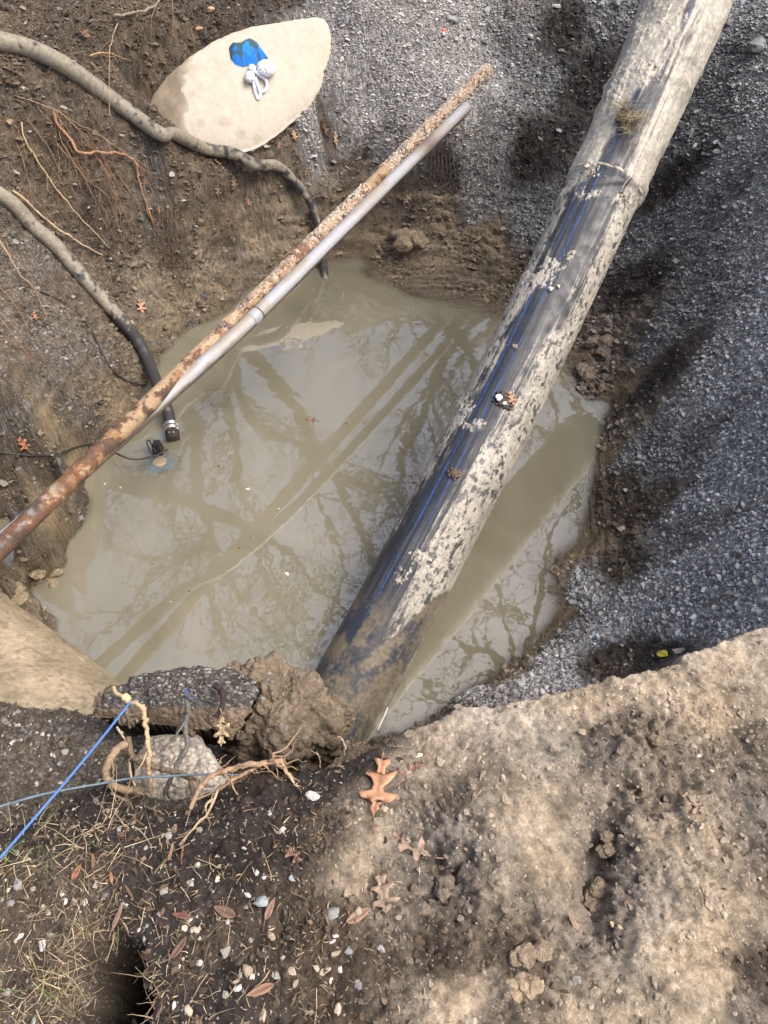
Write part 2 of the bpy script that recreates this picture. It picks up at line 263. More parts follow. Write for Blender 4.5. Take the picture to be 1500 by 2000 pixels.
rimdark = np.exp(-((GY-yr-.02)/.03)**2)*(GX < .05); att[..., :3] *= (1-.6*rimdark)[..., None]
lump, grav = att[..., 4], att[..., 3]
detail_w = smooth(5.6, 5.0, GY)*smooth(2.9, 2.6, np.abs(GX))
GX0, GY0 = GX, GY; GX = GX0+.75*zz*np.tanh(GX0/.6)*smooth(.9, 1.8, GY0); GY = GY0+.9*zz*smooth(1.6, 3., GY0)
d1, d2, rid = worley(GX+.02*fbm(GX, GY, None, 15., 2, 1), GY, 26., 3); d3, d4, rid2 = worley(GX+.01*fbm(GX, GY, None, 30., 2, 8), GY+.01*fbm(GX, GY, None, 30., 2, 9), 62., 7)
g5, g6, rid3 = worley(GX, GY, 105., 12)
big = fbm(GX, GY, None, 3.1, 3, 20); mid = fbm(GX, GY, None, 11., 4, 21, .55); fine = fbm(GX, GY, None, 60., 4, 22, .6)
dz = .022*big*np.clip(lump+.2, 0, 1)+.020*mid*(lump*.8+.15)+.0055*fine*(.35+lump)
clmp = smooth(-.15, .35, fbm(GX, GY, None, 5.5, 3, 41))
dz += lump*clmp*(.016*np.clip(.75-d1, 0, 1)*(.3+rid)+.011*np.clip(.7-d3, 0, 1)*rid2)
dz += grav*(.0055*np.clip(.7-g5, 0, 1)*(.4+rid3)+.004*mid)
far = smooth(.9, 2.2, GY); dz *= (1+.35*far*(1-k)); farw = 1-k
c1_, c2_, cr_ = worley(GX+.03*fbm(GX, GY, None, 9., 3, 301), GY+.03*fbm(GX, GY, None, 9., 3, 302), 13., 303); e_ = 1-smooth(.0, .16, c2_-c1_)
rgA = np.clip(1-np.abs(fbm(GX, GY, None, 8., 5, 305, .6))*4.5, 0, 1)**2; rgB = np.clip(1-np.abs(fbm(GX, GY, None, 24., 4, 306, .65))*4., 0, 1)**2
dz += farw*lump*(.030*np.clip(.8-c1_, 0, 1)*cr_-.020*rgA-.012*rgB-.008*e_+.010*fbm(GX, GY, None, 40., 4, 307, .65))
dz *= 1+.35*k; n1_, n2_, nr_ = worley(GX+.012*fbm(GX, GY, None, 25., 3, 201), GY, 42., 202); rn_ = 1-np.abs(fbm(GX, GY, None, 55., 4, 203, .65))*3.5; dz += k*(.010*np.clip(.65-n1_, 0, 1)*nr_*(.25+lump)*smooth(-.2, .3, fbm(GX, GY, None, 9., 3, 204))-.005*np.clip(rn_, 0, 1)**2*(.3+lump))
# cracks and small cliffs in the clay above the far waterline
rg1 = 1-np.abs(fbm(GX, GY, None, 13., 4, 101, .6))*3.2; rg2 = 1-np.abs(fbm(GX, GY, None, 34., 3, 102, .6))*3.; rg3 = fbm(GX, GY, None, 120., 2, 103)
dz += -(.015*np.clip(rg1, 0, 1)**2+.008*np.clip(rg2, 0, 1)**2)*(lump*.9+.12)*(.35+clmp)+.0035*rg3*(.3+lump)
cr = 1-np.abs(fbm(GX, GY, None, 5., 4, 55))*6; dz -= .016*np.clip(cr, 0, 1)*lump*far
near_water = smooth(.0, .05, np.abs(zz-WZ)); dz *= .7+.3*near_water; dz += .003*fbm(GX, GY, None, 150., 3, 120, .7)*(.4+lump)
GXs, GYs = GX, GY; GX, GY = GX0, GY0
DOME = [(284,222),(288,243),(303,262),(330,278),(380,290),(440,298),(490,294),(530,272),(575,236),(612,200),(635,150),(648,95),(645,58),(630,40),(590,44),(540,52),(490,60),(430,82),(390,105),(345,138),(305,182)]
Am = np.array([P(a, b, c) for a, b, c in ((300,250,-.36),(400,290,-.46),(490,292,-.50),(600,215,-.38),(645,90,-.17),(560,50,-.06),(430,82,-.10),(350,140,-.18))]); cfD = np.linalg.lstsq(np.c_[Am[:, :2], np.ones(len(Am))], Am[:, 2], rcond=None)[0]
def PL(a, b, up=0.):
    r = ray(a, b); t = (cfD[2]+up-CAMZ)/(r[2]-cfD[0]*r[0]-cfD[1]*r[1]); return CP+r*t
OD = spline([PL(a, b) for a, b in DOME+DOME[:1]], 241)[:-1]; ce = OD.mean(0)
ang = np.arctan2(OD[:, 1]-ce[1], OD[:, 0]-ce[0]); rad = np.hypot(OD[:, 0]-ce[0], OD[:, 1]-ce[1]); o_ = np.argsort(ang); ang, rad = ang[o_], rad[o_]
rr_ = np.hypot(GX-ce[0], GY-ce[1]); rb = np.interp(np.arctan2(GY-ce[1], GX-ce[0]), np.r_[ang[-1]-2*math.pi, ang, ang[0]+2*math.pi], np.r_[rad[-1], rad, rad[0]])
DW = smooth(.16, .0, rr_-rb); zpl = cfD[0]*GX+cfD[1]*GY+cfD[2]; zz = zz*(1-DW)+(zpl+.012)*DW; zz -= .12*smooth(.0, -.05, rr_-rb)
# hollow among the grass, tread prints and a foot print in the near mud
dzh = np.zeros_like(dz)
def hollow(px, py, z, rx, ry, dep, rot=0., sharp=1.):
    global dzh
    c = P(px, py, z); wj = .35*min(rx, ry); wjx = wj*fbm(GX, GY, None, .8/rx, 4, int(px)); wjy = wj*fbm(GX, GY, None, .8/rx, 4, int(py)); u = (GX+wjx-c[0])*math.cos(rot)+(GY+wjy-c[1])*math.sin(rot); v = -(GX-c[0])*math.sin(rot)+(GY-c[1])*math.cos(rot)
    q = (u/rx)**2+(v/ry)**2; m = np.exp(-q**sharp); dzh = dzh-dep*m; return m
hm = hollow(222, 1893, 0, .046, .046, .5, .3, 3.)+hollow(226, 1968, 0, .046, .042, .5, .3, 3.)+hollow(190, 1850, 0, .03, .04, .1, 0, 1.2)
hollow(850, 1690, 0, .05, .085, .018, .25, 1.5); hollow(1175, 1680, 0, .025, .09, .04, -.2, 1.2); hollow(1160, 1735, 0, .035, .06, .03, .1); hollow(880, 1535, 0, .05, .04, .012)
c = P(840, 1575, 0); u = (GX-c[0]); v = (GY-c[1]); ru = u*math.cos(.5)+v*math.sin(.5)
dz -= .007*np.exp(-((u/.055)**2+(v/.035)**2)**1.5)*(1+np.sin(ru*2*math.pi/.016))
zz = zz+dzh
gx_, gy_ = np.gradient(zz, xs, ys); sl = np.sqrt(1+np.clip(gx_**2+gy_**2, 0, 8)); dz = dz*detail_w*smooth(.0, .02, np.abs(dz)+1); zb = zz
lim = .6; VX = GX-np.clip(gx_, -2.8, 2.8)/sl*dz*lim; VY = GY-np.clip(gy_, -2.8, 2.8)/sl*dz*lim; VZ = zz+dz/sl*(1+0*sl)
VZ = zb+dz*(1-lim*(1-1/sl**2))*sl if False else zb+dz/sl
zz = zb+dz*np.minimum(1/sl+lim*(sl-1/sl), 2.5)
# away from the pit the ground levels out
lev = np.maximum(smooth(5.2, 9, GY), smooth(2.7, 6, np.abs(GX))); edge = .12+.25*fbm(GX, GY, None, .08, 3, 3)
lv2 = edge*lev*smooth(-3, 6, GY); zz = zz*(1-lev)+lv2; VZ = VZ*(1-lev)+lv2
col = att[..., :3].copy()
GX, GY = GXs, GYs
sp1 = fbm(GX, GY, None, 18., 5, 61, .6); sp2 = fbm(GX, GY, None, 75., 4, 62, .6); big2 = fbm(GX, GY, None, 4.5, 4, 63)
col *= (1+.7*sp1+1.0*sp2+.35*big2)[..., None].clip(.22, 2.3)
warm = fbm(GX, GY, None, 7., 4, 64)*(1-grav); col[..., 0] *= 1+.12*warm; col[..., 2] *= 1-.2*warm
# wet dark patches and pale dried films on the mud
wetp = smooth(.12, .4, fbm(GX, GY, None, 9., 5, 70, .6)); col *= (1-.45*wetp*(lump > .2)*np.clip(lump*1.4, 0, 1))[..., None]
lsp = smooth(.25, .34, fbm(GX, GY, None, 42., 4, 72)); lightc = np.array([.62, .58, .52])
stone_col = (.35+1.15*rid3)[..., None]*np.array([.33, .335, .335])*(col.mean(-1, keepdims=True)/.26)**.55
gm = (smooth(.42, .30, g5)*smooth(.25, .6, grav+.35*mid))[..., None]; col = col*(1-gm)+stone_col*gm
col *= (1-.5*smooth(.35, .55, g5)*grav)[..., None]
GX, GY = GX0, GY0
NX, NY = len(xs), len(ys)
wet_att = (smooth(.10, .0, zz-WZ)+wetp*.5*(lump > .3)).clip(0, 1)
col *= (1-.35*smooth(.09, .0, zz-WZ))[..., None]
def ground_mat():
    m, n, b = new_mat('ground_soil'); L = n.links.new; N = n.nodes.new
    tc = N('ShaderNodeTexCoord'); at = N('ShaderNodeAttribute'); at.attribute_name = 'Col'; wa = N('ShaderNodeAttribute'); wa.attribute_name = 'wet'
    nz = N('ShaderNodeTexNoise'); nz.inputs['Scale'].default_value = 130; nz.inputs['Detail'].default_value = 7; nz.inputs['Roughness'].default_value = .75; L(tc.outputs['Object'], nz.inputs['Vector'])
    mr = N('ShaderNodeMapRange'); mr.inputs[1].default_value = .3; mr.inputs[2].default_value = .7; mr.inputs[3].default_value = .62; mr.inputs[4].default_value = 1.38; L(nz.outputs[0], mr.inputs[0])
    mx = N('ShaderNodeVectorMath'); mx.operation = 'SCALE'; L(at.outputs['Color'], mx.inputs[0]); L(mr.outputs[0], mx.inputs['Scale'])
    vo = N('ShaderNodeTexVoronoi'); vo.inputs['Scale'].default_value = 210; L(tc.outputs['Object'], vo.inputs['Vector'])
    gt = N('ShaderNodeMath'); gt.operation = 'GREATER_THAN'; gt.inputs[1].default_value = .93
    sx = N('ShaderNodeSeparateColor'); L(vo.outputs['Color'], sx.inputs[0]); L(sx.outputs[0], gt.inputs[0])
    ds = N('ShaderNodeMath'); ds.operation = 'LESS_THAN'; ds.inputs[1].default_value = .45; L(vo.outputs['Distance'], ds.inputs[0])
    ml = N('ShaderNodeMath'); ml.operation = 'MULTIPLY'; L(gt.outputs[0], ml.inputs[0]); L(ds.outputs[0], ml.inputs[1])
    m2 = N('ShaderNodeMath'); m2.operation = 'MULTIPLY'; m2.inputs[1].default_value = .6; L(ml.outputs[0], m2.inputs[0])
    mm = N('ShaderNodeMix'); mm.data_type = 'RGBA'; L(m2.outputs[0], mm.inputs[0]); L(mx.outputs[0], mm.inputs[6]); mm.inputs[7].default_value = (.5, .47, .43, 1)
    L(mm.outputs[2], b.inputs['Base Color'])
    rr = N('ShaderNodeMapRange'); rr.inputs[3].default_value = .85; rr.inputs[4].default_value = .38; L(wa.outputs['Fac'], rr.inputs[0]); L(rr.outputs[0], b.inputs['Roughness'])
    b.inputs['Specular IOR Level'].default_value = .35
    nb = N('ShaderNodeTexNoise'); nb.inputs['Scale'].default_value = 160; nb.inputs['Detail'].default_value = 6; nb.inputs['Roughness'].default_value = .7; L(tc.outputs['Object'], nb.inputs['Vector'])
    bp = N('ShaderNodeBump'); bp.inputs['Strength'].default_value = 1.; bp.inputs['Distance'].default_value = .010; L(nb.outputs[0], bp.inputs['Height']); L(bp.outputs[0], b.inputs['Normal'])
    return m
M_GROUND = ground_mat()
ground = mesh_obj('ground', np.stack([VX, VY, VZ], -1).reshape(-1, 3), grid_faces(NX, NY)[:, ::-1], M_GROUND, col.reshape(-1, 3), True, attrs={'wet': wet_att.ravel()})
tag(ground, kind='structure')
def TZ(x, y): return bil(zz, xs, ys, np.asarray(x, float), np.asarray(y, float))
def G(px, py, off=0.):                  # where that line of sight meets the ground, lifted by off
    r = ray(px, py); t = np.linspace(.8, 9, 1600)/1.; p = CP+r[None]*t[:, None]; d = p[:, 2]-TZ(p[:, 0], p[:, 1]); i = np.argmax(d < 0)
    if i == 0: i = len(t)-1
    a, b = d[i-1], d[i]; tt = t[i-1]+(t[i]-t[i-1])*a/(a-b+1e-12); q = CP+r*tt; q[2] += off; return q
def GP(pts, off=0.): return np.array([G(p[0], p[1], p[2] if len(p) > 2 else off) for p in pts])
def at_depth(px, py, like):             # same line of sight, at the distance of a known point
    r = ray(px, py); return CP+r*((np.asarray(like)-CP)@FW)

# ================================================================== WATER
def build_water():
    x = np.arange(-2.3, 1.75, .016); y = np.arange(.55, 4.5, .016); X, Y = np.meshgrid(x, y, indexing='ij'); dep = WZ-TZ(X, Y)
    c = G(310, 905); c = P(312, 905, WZ); q = np.hypot(X-c[0], Y-c[1]); dep = np.minimum(dep, .018+np.clip(q-.04, 0, 1)*.45)
    c = P(420, 775, WZ); q = np.hypot(X-c[0], Y-c[1]); dep = np.minimum(dep, .03+np.clip(q-.04, 0, 1)*.6)
    c = P(60, 1120, WZ); q = np.hypot(X-c[0], Y-c[1])
    alpha = 1-np.exp(-np.clip(dep, 0, 1)/.022)
    m, n, b = new_mat('muddy_water'); L = n.links.new; N = n.nodes.new
    tc = N('ShaderNodeTexCoord'); nz = N('ShaderNodeTexNoise'); nz.inputs['Scale'].default_value = 1.6; nz.inputs['Detail'].default_value = 6; nz.inputs['Distortion'].default_value = 1.2; L(tc.outputs['Object'], nz.inputs['Vector'])
    cr = N('ShaderNodeValToRGB'); cr.color_ramp.elements[0].position = .3; cr.color_ramp.elements[1].position = .75
    cr.color_ramp.elements[0].color = (.165, .160, .112, 1); cr.color_ramp.elements[1].color = (.236, .224, .170, 1); L(nz.outputs[0], cr.inputs[0])
    L(cr.outputs[0], b.inputs['Base Color']); b.inputs['Roughness'].default_value = .012; b.inputs['IOR'].default_value = 2.6; b.inputs['Specular IOR Level'].default_value = .5
    nb = N('ShaderNodeTexNoise'); nb.inputs['Scale'].default_value = 5.5; nb.inputs['Detail'].default_value = 3; nb.inputs['Roughness'].default_value = .55; L(tc.outputs['Object'], nb.inputs['Vector'])
    bp = N('ShaderNodeBump'); bp.inputs['Strength'].default_value = .045; bp.inputs['Distance'].default_value = .02; L(nb.outputs[0], bp.inputs['Height']); L(bp.outputs[0], b.inputs['Normal'])
    wa = N('ShaderNodeAttribute'); wa.attribute_name = 'murk'; tr = N('ShaderNodeBsdfTransparent'); ms = N('ShaderNodeMixShader')
    L(wa.outputs['Fac'], ms.inputs[0]); L(tr.outputs[0], ms.inputs[1]); L(b.outputs[0], ms.inputs[2]); L(ms.outputs[0], n.nodes['Material Output'].inputs[0])
    V = np.stack([X, Y, X*0+WZ], -1).reshape(-1, 3)
    o = mesh_obj('water', V, grid_faces(len(x), len(y))[:, ::-1], m, None, True, attrs={'murk': alpha.ravel()*.97}); tag(o, kind='structure')
build_water()

# ================================================================== BIG PIPE
M_BIG = mat('dirty_black_plastic', rough=.55, spec=.5, var=.18, vs=90, bs=.35, bsc=220, wetvar=.18)
PA = np.array([(1.56,4.30,-.92),(1.321,3.828,-1.2),(1.098,3.401,-1.461),(.913,3.056,-1.666),(.671,2.619,-1.917),(.458,2.243,-2.125),(.241,1.871,-2.322),(.031,1.522,-2.501),(-.171,1.194,-2.663),(-.30,.98,-2.77)]); PA[:, 2] += CAMZ
def proj(X):
    d = (X-CP)@FW; return np.stack([750+FPX*(X-CP)[..., 0]/d, 1000-FPX*((X-CP)@UP)/d], -1)
def build_big():
    n, k = 1500, 380; C = spline(PA, n); T, Nn, B = frames(C, CP-C)
    a = np.arange(k)*2*math.pi/k; S_, A = np.meshgrid(np.linspace(0, 1, n), a, indexing='ij')
    py = proj(C)[:, 1][:, None]+0*A
    # right side of the picture must be +f
    f = np.sin(A)*(1 if B[0][0] > 0 else -1); front = np.cos(A)
    Lm = np.r_[0, np.cumsum(np.linalg.norm(np.diff(C, axis=0), axis=1))][:, None]+0*A
    cx_, cy_ = np.cos(A)*.15, np.sin(A)*.15
    def nn(fs, fl, o, seed, g=.55): return fbm(cx_*fs, cy_*fs+3.7, Lm*fl, 1., o, seed, g)
    blot = nn(26, 16, 5, 3); streak = nn(95, 4, 5, 9, .65)*1.2; fine_ = nn(90, 90, 3, 15); low = nn(9, 6, 3, 21)
    bound = np.interp(py[:, 0], [-200, 0, 150, 240, 330, 372, 380, 450, 560, 660, 720, 800, 880, 1000, 1100, 1180, 1400], [.1, .14, .22, .30, .34, .30, .52, .50, .46, .40, .18, .26, .12, .06, .02, .12, .2])[:, None]
    blot = .6*blot+.6*nn(14, 8, 4, 77); mud = (f-bound)*2.6+.6*blot+1.0*streak
    # left flank mottling
    lb = np.interp(py[:, 0], [-200, 0, 200, 260, 380, 470, 600, 760, 850, 900, 1000, 1200], [.04, .04, .05, -.25, -.45, -.72, -.72, -.62, -.68, -.80, -.82, -1.2])[:, None]
    mudL = (lb-f)*2.6+.8*blot+.5*streak-.05
    patch = 0*f-9
    for (qx, qy, rx, ry, s) in ((905,790,30,18,1.2),(925,832,32,12,1.2),(1075,520,26,14,1.),(1050,545,30,16,.9),(1110,500,18,12,.8),(1135,380,40,14,1.1),(1215,390,40,16,.9),(1165,330,18,10,.7),(1230,160,60,40,.6),(820,1090,26,18,.8),(790,1130,26,24,.7),(995,540,18,12,.5),(1280,40,40,60,.3)):
        pj = proj(C[:, None]+Nn[:, None]*(np.cos(A)*.15)[..., None]+B[:, None]*(np.sin(A)*.15)[..., None]); q = ((pj[..., 0]-qx)/rx)**2+((pj[..., 1]-qy)/ry)**2
        patch = np.maximum(patch, np.where(front > 0, s*(.75-q), -9))
    patch = patch*.7+1.7*blot+.9*fine_+.5*streak-.1
    holes = smooth(.30, .40, nn(60, 40, 3, 31)); holes2 = smooth(.33, .40, nn(110, 70, 2, 35))
    m1 = np.maximum(smooth(-.28, .38, np.maximum(mud, mudL))*(.86+.22*np.clip(streak*(py < 380)+fine_, -.6, .6)), smooth(-.05, .3, patch)*.8); drop = smooth(.30, .36, nn(46, 30, 2, 131))*smooth(-.3, .1, low+.3); m1 *= 1-.85*np.maximum(np.maximum(holes, drop), holes2*.8)*(py > 385)*(mud < 2.2)
    m1 *= 1-.7*smooth(.3, .5, fine_)*(np.maximum(mud, mudL) < .6)
    film = np.clip(.16+1.5*streak+.3*low, 0, 1)*(py > 380)+np.clip(.40+1.1*streak+.5*low, 0, .9)*(py <= 380)
    filmc = np.array([.17, .18, .185]); mudc = np.array([.395, .378, .325]); black = np.array([.022, .027, .038])
    colr = black*(1-film[..., None]*.36)+filmc*film[..., None]*.36
    # two blue stripes left of the crown
    for f0 in (-.52, -.27):
        st = .7*np.clip(.8+1.2*fine_+.8*streak, .15, 1)*smooth(.026, .014, np.abs(f-f0-.004*low))*(front > 0)*smooth(1360, 1250, py)*smooth(.35, .0, streak+.35*blot)
        if f0 > -.4: st *= smooth(1080, 1000, py)
        colr = colr*(1-st[..., None])+np.array([.025, .115, .42])*st[..., None]
    s2 = .6*smooth(.02, .012, np.abs(f-.16))*(front > 0)*(py < 200)*smooth(.0, -.2, streak); colr = colr*(1-s2[..., None])+np.array([.03, .1, .3])*s2[..., None]
    colr = colr*(1-m1[..., None])+(mudc*(1+.30*blot+.30*fine_+.2*low)[..., None].clip(.5, 1.5))*m1[..., None]
    # below the old water mark: thin brown film over wet plastic
    mark = np.interp(f[0]*0, [0], [0])
    wm = 1262-145*smooth(.05, 1., f)**.9+14*blot+ (60*smooth(.0, -.8, f)) + 60*smooth(.1, -.2, f)
    below = smooth(-6, 6, py-wm)*smooth(-.3, .2, f)+smooth(-40, 60, py-1190)*smooth(.2, -.3, f)
    br = np.array([.145, .125, .090]); bl2 = np.array([.030, .040, .060]); bm = smooth(-.35, .12, blot*.9+.5*low+.25*fine_+.10*(np.abs(f) > .6)); wetc = bl2*(1-bm[..., None])+br*bm[..., None]*(1+.5*fine_[..., None])
    colr = colr*(1-below[..., None])+wetc*below[..., None]; m1 = m1*(1-below)
    # radius: 15 cm, mud skin above, wrapped and thicker beyond the weld ring
    up = smooth(383, 372, py)
    r = .150+up*(.009+.020*smooth(372, -60, py)+.005*low+.007*blot)+.0032*m1*(1+.6*blot)+.0006*streak
    for cyl, w_, h_ in ((376, 9, .010), (190, 8, .006), (385, 5, .004), (150, 9, .005)): r += h_*np.exp(-((py+22*f*(1 if cyl < 300 else -1)*0-cyl+f*38-14)/w_)**2)
    r += .006*np.clip(patch, 0, 1)*(front > 0)
    V = C[:, None]+Nn[:, None]*(np.cos(A)*r)[..., None]+B[:, None]*(np.sin(A)*r)[..., None]
    root = empty('water_pipe', tuple(C[n//2])); bpy.context.view_layer.update()
    V = V.reshape(-1, 3)-C[n//2]; o = mesh_obj('pipe_body', V, grid_faces(n, k, True), M_BIG, colr.reshape(-1, 3), True, root)
    tag(root, 'thick black plastic pipe with blue stripes, caked in dried mud, sloping into the muddy water', 'water pipe')
    # weld bead ring with torn wrap
    i = int(np.argmin(np.abs(proj(C)[:, 1]-372))); mb = MB(); aa = np.linspace(0, 2*math.pi, 120)
    ring = C[i]+Nn[i]*(np.cos(aa)[:, None]*.158)+B[i]*(np.sin(aa)[:, None]*.158)+T[i]*(.006*fbm(aa, aa*0, None, 3., 3, 4))[:, None]
    mb.tube(ring-C[n//2], .006+.009*fbm(aa, aa*0+1, None, 7, 3, 8), 10, np.array([.36, .335, .27])*(1+.5*fbm(aa, aa*0+4, None, 4, 3, 3))[:, None], .5)
    mb.build('weld_ring', mat('weld_ring_dirt', rough=.8, bs=.6), root)
    return C, T, Nn, B
BC, BT, BN, BB = build_big()
def on_pipe(px, py, lift=0.):           # point of the big pipe's skin on that line of sight
    r = ray(px, py); r = r/np.linalg.norm(r); best = None
    t = np.linspace(1.8, 5, 1600); Q = CP+r[None]*t[:, None]
    for q in Q:
        d = np.linalg.norm(BC-q, axis=1); i = d.argmin()
        if d[i] < (.152 if proj(BC[i])[1] > 380 else .172): break
    nrm = (q-BC[i]); nrm -= nrm.dot(BT[i])*BT[i]; nrm /= np.linalg.norm(nrm); return q+nrm*lift, nrm

# ================================================================== RUSTY PIPE AND GREY CONDUIT
M_RUST = mat('rusty_iron', rough=.85, spec=.3, var=.4, vs=120, bs=.8, bsc=200, wetvar=.2)
M_GREYP = mat('grey_plastic', rough=.5, var=.10, vs=40, bs=.15, bsc=120)
def build_small():
    A = np.array([-1.37, 1.325, -2.066+CAMZ]); Bq = np.array([.60, 4.80, -1.868+CAMZ]); n, k = 1300, 96
    C = A+(Bq-A)*np.linspace(0, 1, n)[:, None]; C[:, 2] += -.012*np.sin(np.linspace(0, math.pi, n)); T, Nn, B = frames(C, CP-C)
    S_, A2 = np.meshgrid(np.linspace(0, 1, n), np.arange(k)*2*math.pi/k, indexing='ij'); L = S_*np.linalg.norm(Bq-A); px = proj(C)[:, 0][:, None]+0*L
    cx_, cy_ = np.cos(A2)*.034, np.sin(A2)*.034; f = np.sin(A2)*(1 if B[0][0] > 0 else -1)
    nn = lambda s, o, sd: fbm(cx_*s+2, cy_*s, L*s, 1., o, sd, .55)
    b1, b2, b3 = nn(38, 4, 1), nn(150, 3, 2)*1.3, nn(14, 3, 3)
    crust = smooth(300, 520, px)*(.6+.4*smooth(560, 640, px)); crust = np.where((px > 715) & (px < 752), .15, crust)
    en = smooth(-.15, .25, b2+.3*b1-.15*(1-crust)+.25*(-f)*(px < 640))*crust
    rust = np.array([.150, .078, .045]); orange = np.array([.30, .18, .095]); dark = np.array([.075, .052, .042]); white = np.array([.42, .375, .315]); tan = np.array([.33, .25, .16])
    c = dark*(1-smooth(-.3, .2, b3)[..., None])+rust*smooth(-.3, .2, b3)[..., None]
    m = (smooth(-.05, .15, b1+.35*b3+.15*(px > 330))*smooth(60, 200, px))[..., None]; c = c*(1-m*.8)+orange*m*.8
    tm = (smooth(.1, .2, b3+.4*b1+.2*np.exp(-((px-300)/70)**2)-.1*(px < 230)))[..., None]; c = c*(1-tm*.85)+tan*tm*.85
    c = c*(1-en[..., None])+white*en[..., None]*(1+.5*b2[..., None]); gr = (smooth(0, .3, b1)*smooth(170, 20, px)*smooth(.3, -.4, f))[..., None]; c = c*(1-gr)+np.array([.22, .21, .22])*gr
    r = .0335+.0035*b1*crust+.0075*en*(.4+np.clip(b2, -.4, 1))+.0006*b1
    for x0, w_, h_ in ((585, 8, .006), (560, 3, .004), (716, 3, .003), (752, 3, .003)): r = r+h_*np.exp(-((px-x0)/w_)**4)
    V = C[:, None]+Nn[:, None]*(np.cos(A2)*r)[..., None]+B[:, None]*(np.sin(A2)*r)[..., None]; mid_ = C[n//2]
    root = empty('rusty_pipe', tuple(mid_)); tag(root, 'thin rusty iron pipe crusted with pale grit, spanning the pit above the muddy water', 'iron pipe')
    mesh_obj('pipe_body', V.reshape(-1, 3)-mid_, grid_faces(n, k, True), M_RUST, c.reshape(-1, 3), True, root)
    i = int(np.argmin(np.abs(proj(C)[:, 0]-585))); mb = MB(); CC = C[i-14:i+15]-mid_
    mb.tube(CC, .0405+.002*np.sin(np.linspace(0, math.pi, 29)), 40, (.17, .10, .07), .12); mb.build('coupling', M_RUST, root)
    # conduit
    A = np.array([-1.30, 1.32, -2.045+CAMZ]); Bq = np.array([.465, 4.325, -1.868+CAMZ]); C = spline([P(-90, 1140, -.61), P(240, 851, -.55), P(330, 771, -.495), P(497, 619, -.432), P(742, 376, -.357), P(911, 210, -.305)], 500); mid_ = C[250]
    px = proj(C)[:, 0]; k = 32; T, Nn, B = frames(C, CP-C); a = np.arange(k)*2*math.pi/k; f = np.sin(a)[None]*(1 if B[0][0] > 0 else -1)+0*px[:, None]; L = np.linspace(0, 3.6, 500)[:, None]+0*f
    b1 = fbm(np.cos(a)[None]*1.+0*L, np.sin(a)[None]+0*L, L*9, 1., 4, 5); base = np.array([.32, .335, .37]); dirt = np.array([.27, .235, .18])
    dm = smooth(.0, .45, b1+.18*(px[:, None] < 520)+.25*(f > .5)+.6*np.exp(-((px[:, None]-830)/22)**2)); c = base*(1-dm[..., None]*.7)+dirt*dm[..., None]*.7
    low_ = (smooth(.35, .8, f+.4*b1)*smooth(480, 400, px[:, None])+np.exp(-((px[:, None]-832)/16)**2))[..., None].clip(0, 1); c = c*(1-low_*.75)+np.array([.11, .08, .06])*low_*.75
    nz_ = (Nn[:, None]*np.cos(a)[None, :, None]+B[:, None]*np.sin(a)[None, :, None])[..., 2]; under_shade = smooth(.15, -.25, nz_+.2*b1)[..., None]; c = c*(1-under_shade)+np.array([.07, .058, .042])*under_shade  # underside shade painted into the colour, darkening the conduit's reflection in the water
    r = .0300+.002*np.exp(-((px[:, None]-832)/14)**2)*(1+b1)+0*f+.0012*np.exp(-((px[:, None]-497)/8)**6)
    V = C[:, None]+Nn[:, None]*(np.cos(a)[None]*r)[..., None]+B[:, None]*(np.sin(a)[None]*r)[..., None]
    root = empty('grey_conduit', tuple(mid_)); tag(root, 'smooth pale grey conduit pipe running just beside and below the rusty iron pipe', 'conduit')
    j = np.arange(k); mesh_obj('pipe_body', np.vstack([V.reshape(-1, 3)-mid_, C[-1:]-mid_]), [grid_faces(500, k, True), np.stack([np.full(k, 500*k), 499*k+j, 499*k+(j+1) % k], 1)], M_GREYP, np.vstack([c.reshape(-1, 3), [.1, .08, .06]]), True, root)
    i = int(np.argmin(np.abs(px-500))); mb = MB(); mb.tube(C[i-5:i+2]-mid_, .0315, 32, (.31, .32, .35)); mb.tube(C[i+2:i+4]-mid_, .0318, 32, (.05, .05, .05)); mb.build('coupling', M_GREYP, root)
build_small()

# ================================================================== HOSES, PUMP, CABLES
M_HOSE = mat('muddy_rubber', rough=.7, var=.3, vs=70, bs=.5, bsc=160, wetvar=.2)
M_BLACK = mat('black_rubber', rough=.45, color=(.018, .019, .021), var=.3, bs=.2)
M_STEEL = mat('hose_clamp_steel', rough=.28, color=(.75, .74, .72), metal=.9, var=.08, bs=.1)
def muddy(C, seed, base=(.040, .042, .042), m=(.25, .215, .15), bias=0.):
    n = fbm(C[:, 0], C[:, 1], C[:, 2], 28., 4, seed)+bias; t = smooth(-.15, .2, n)[:, None]; return np.array(base)*(1-t)+np.array(m)*t
def tube2(C, R, k, seed, biasf, base=(.035, .037, .038), m=(.215, .197, .155), bump=.05):   # tube coloured around its girth too
    V, F, T = tube_arr(C, R, k, bump, seed); n = fbm(V[:, 0], V[:, 1], V[:, 2], 34., 4, seed)+.35*fbm(V[:, 0], V[:, 1], V[:, 2], 9., 2, seed+3); b = np.r_[np.repeat(biasf, k), biasf[:1], biasf[-1:]]
    t = smooth(-.12, .2, n+b)[:, None]; return V, F[0], T, np.array(base)*(1-t)+np.array(m)*t*(1+.35*fbm(V[:, 0], V[:, 1], V[:, 2], 90., 2, seed+9))[:, None]
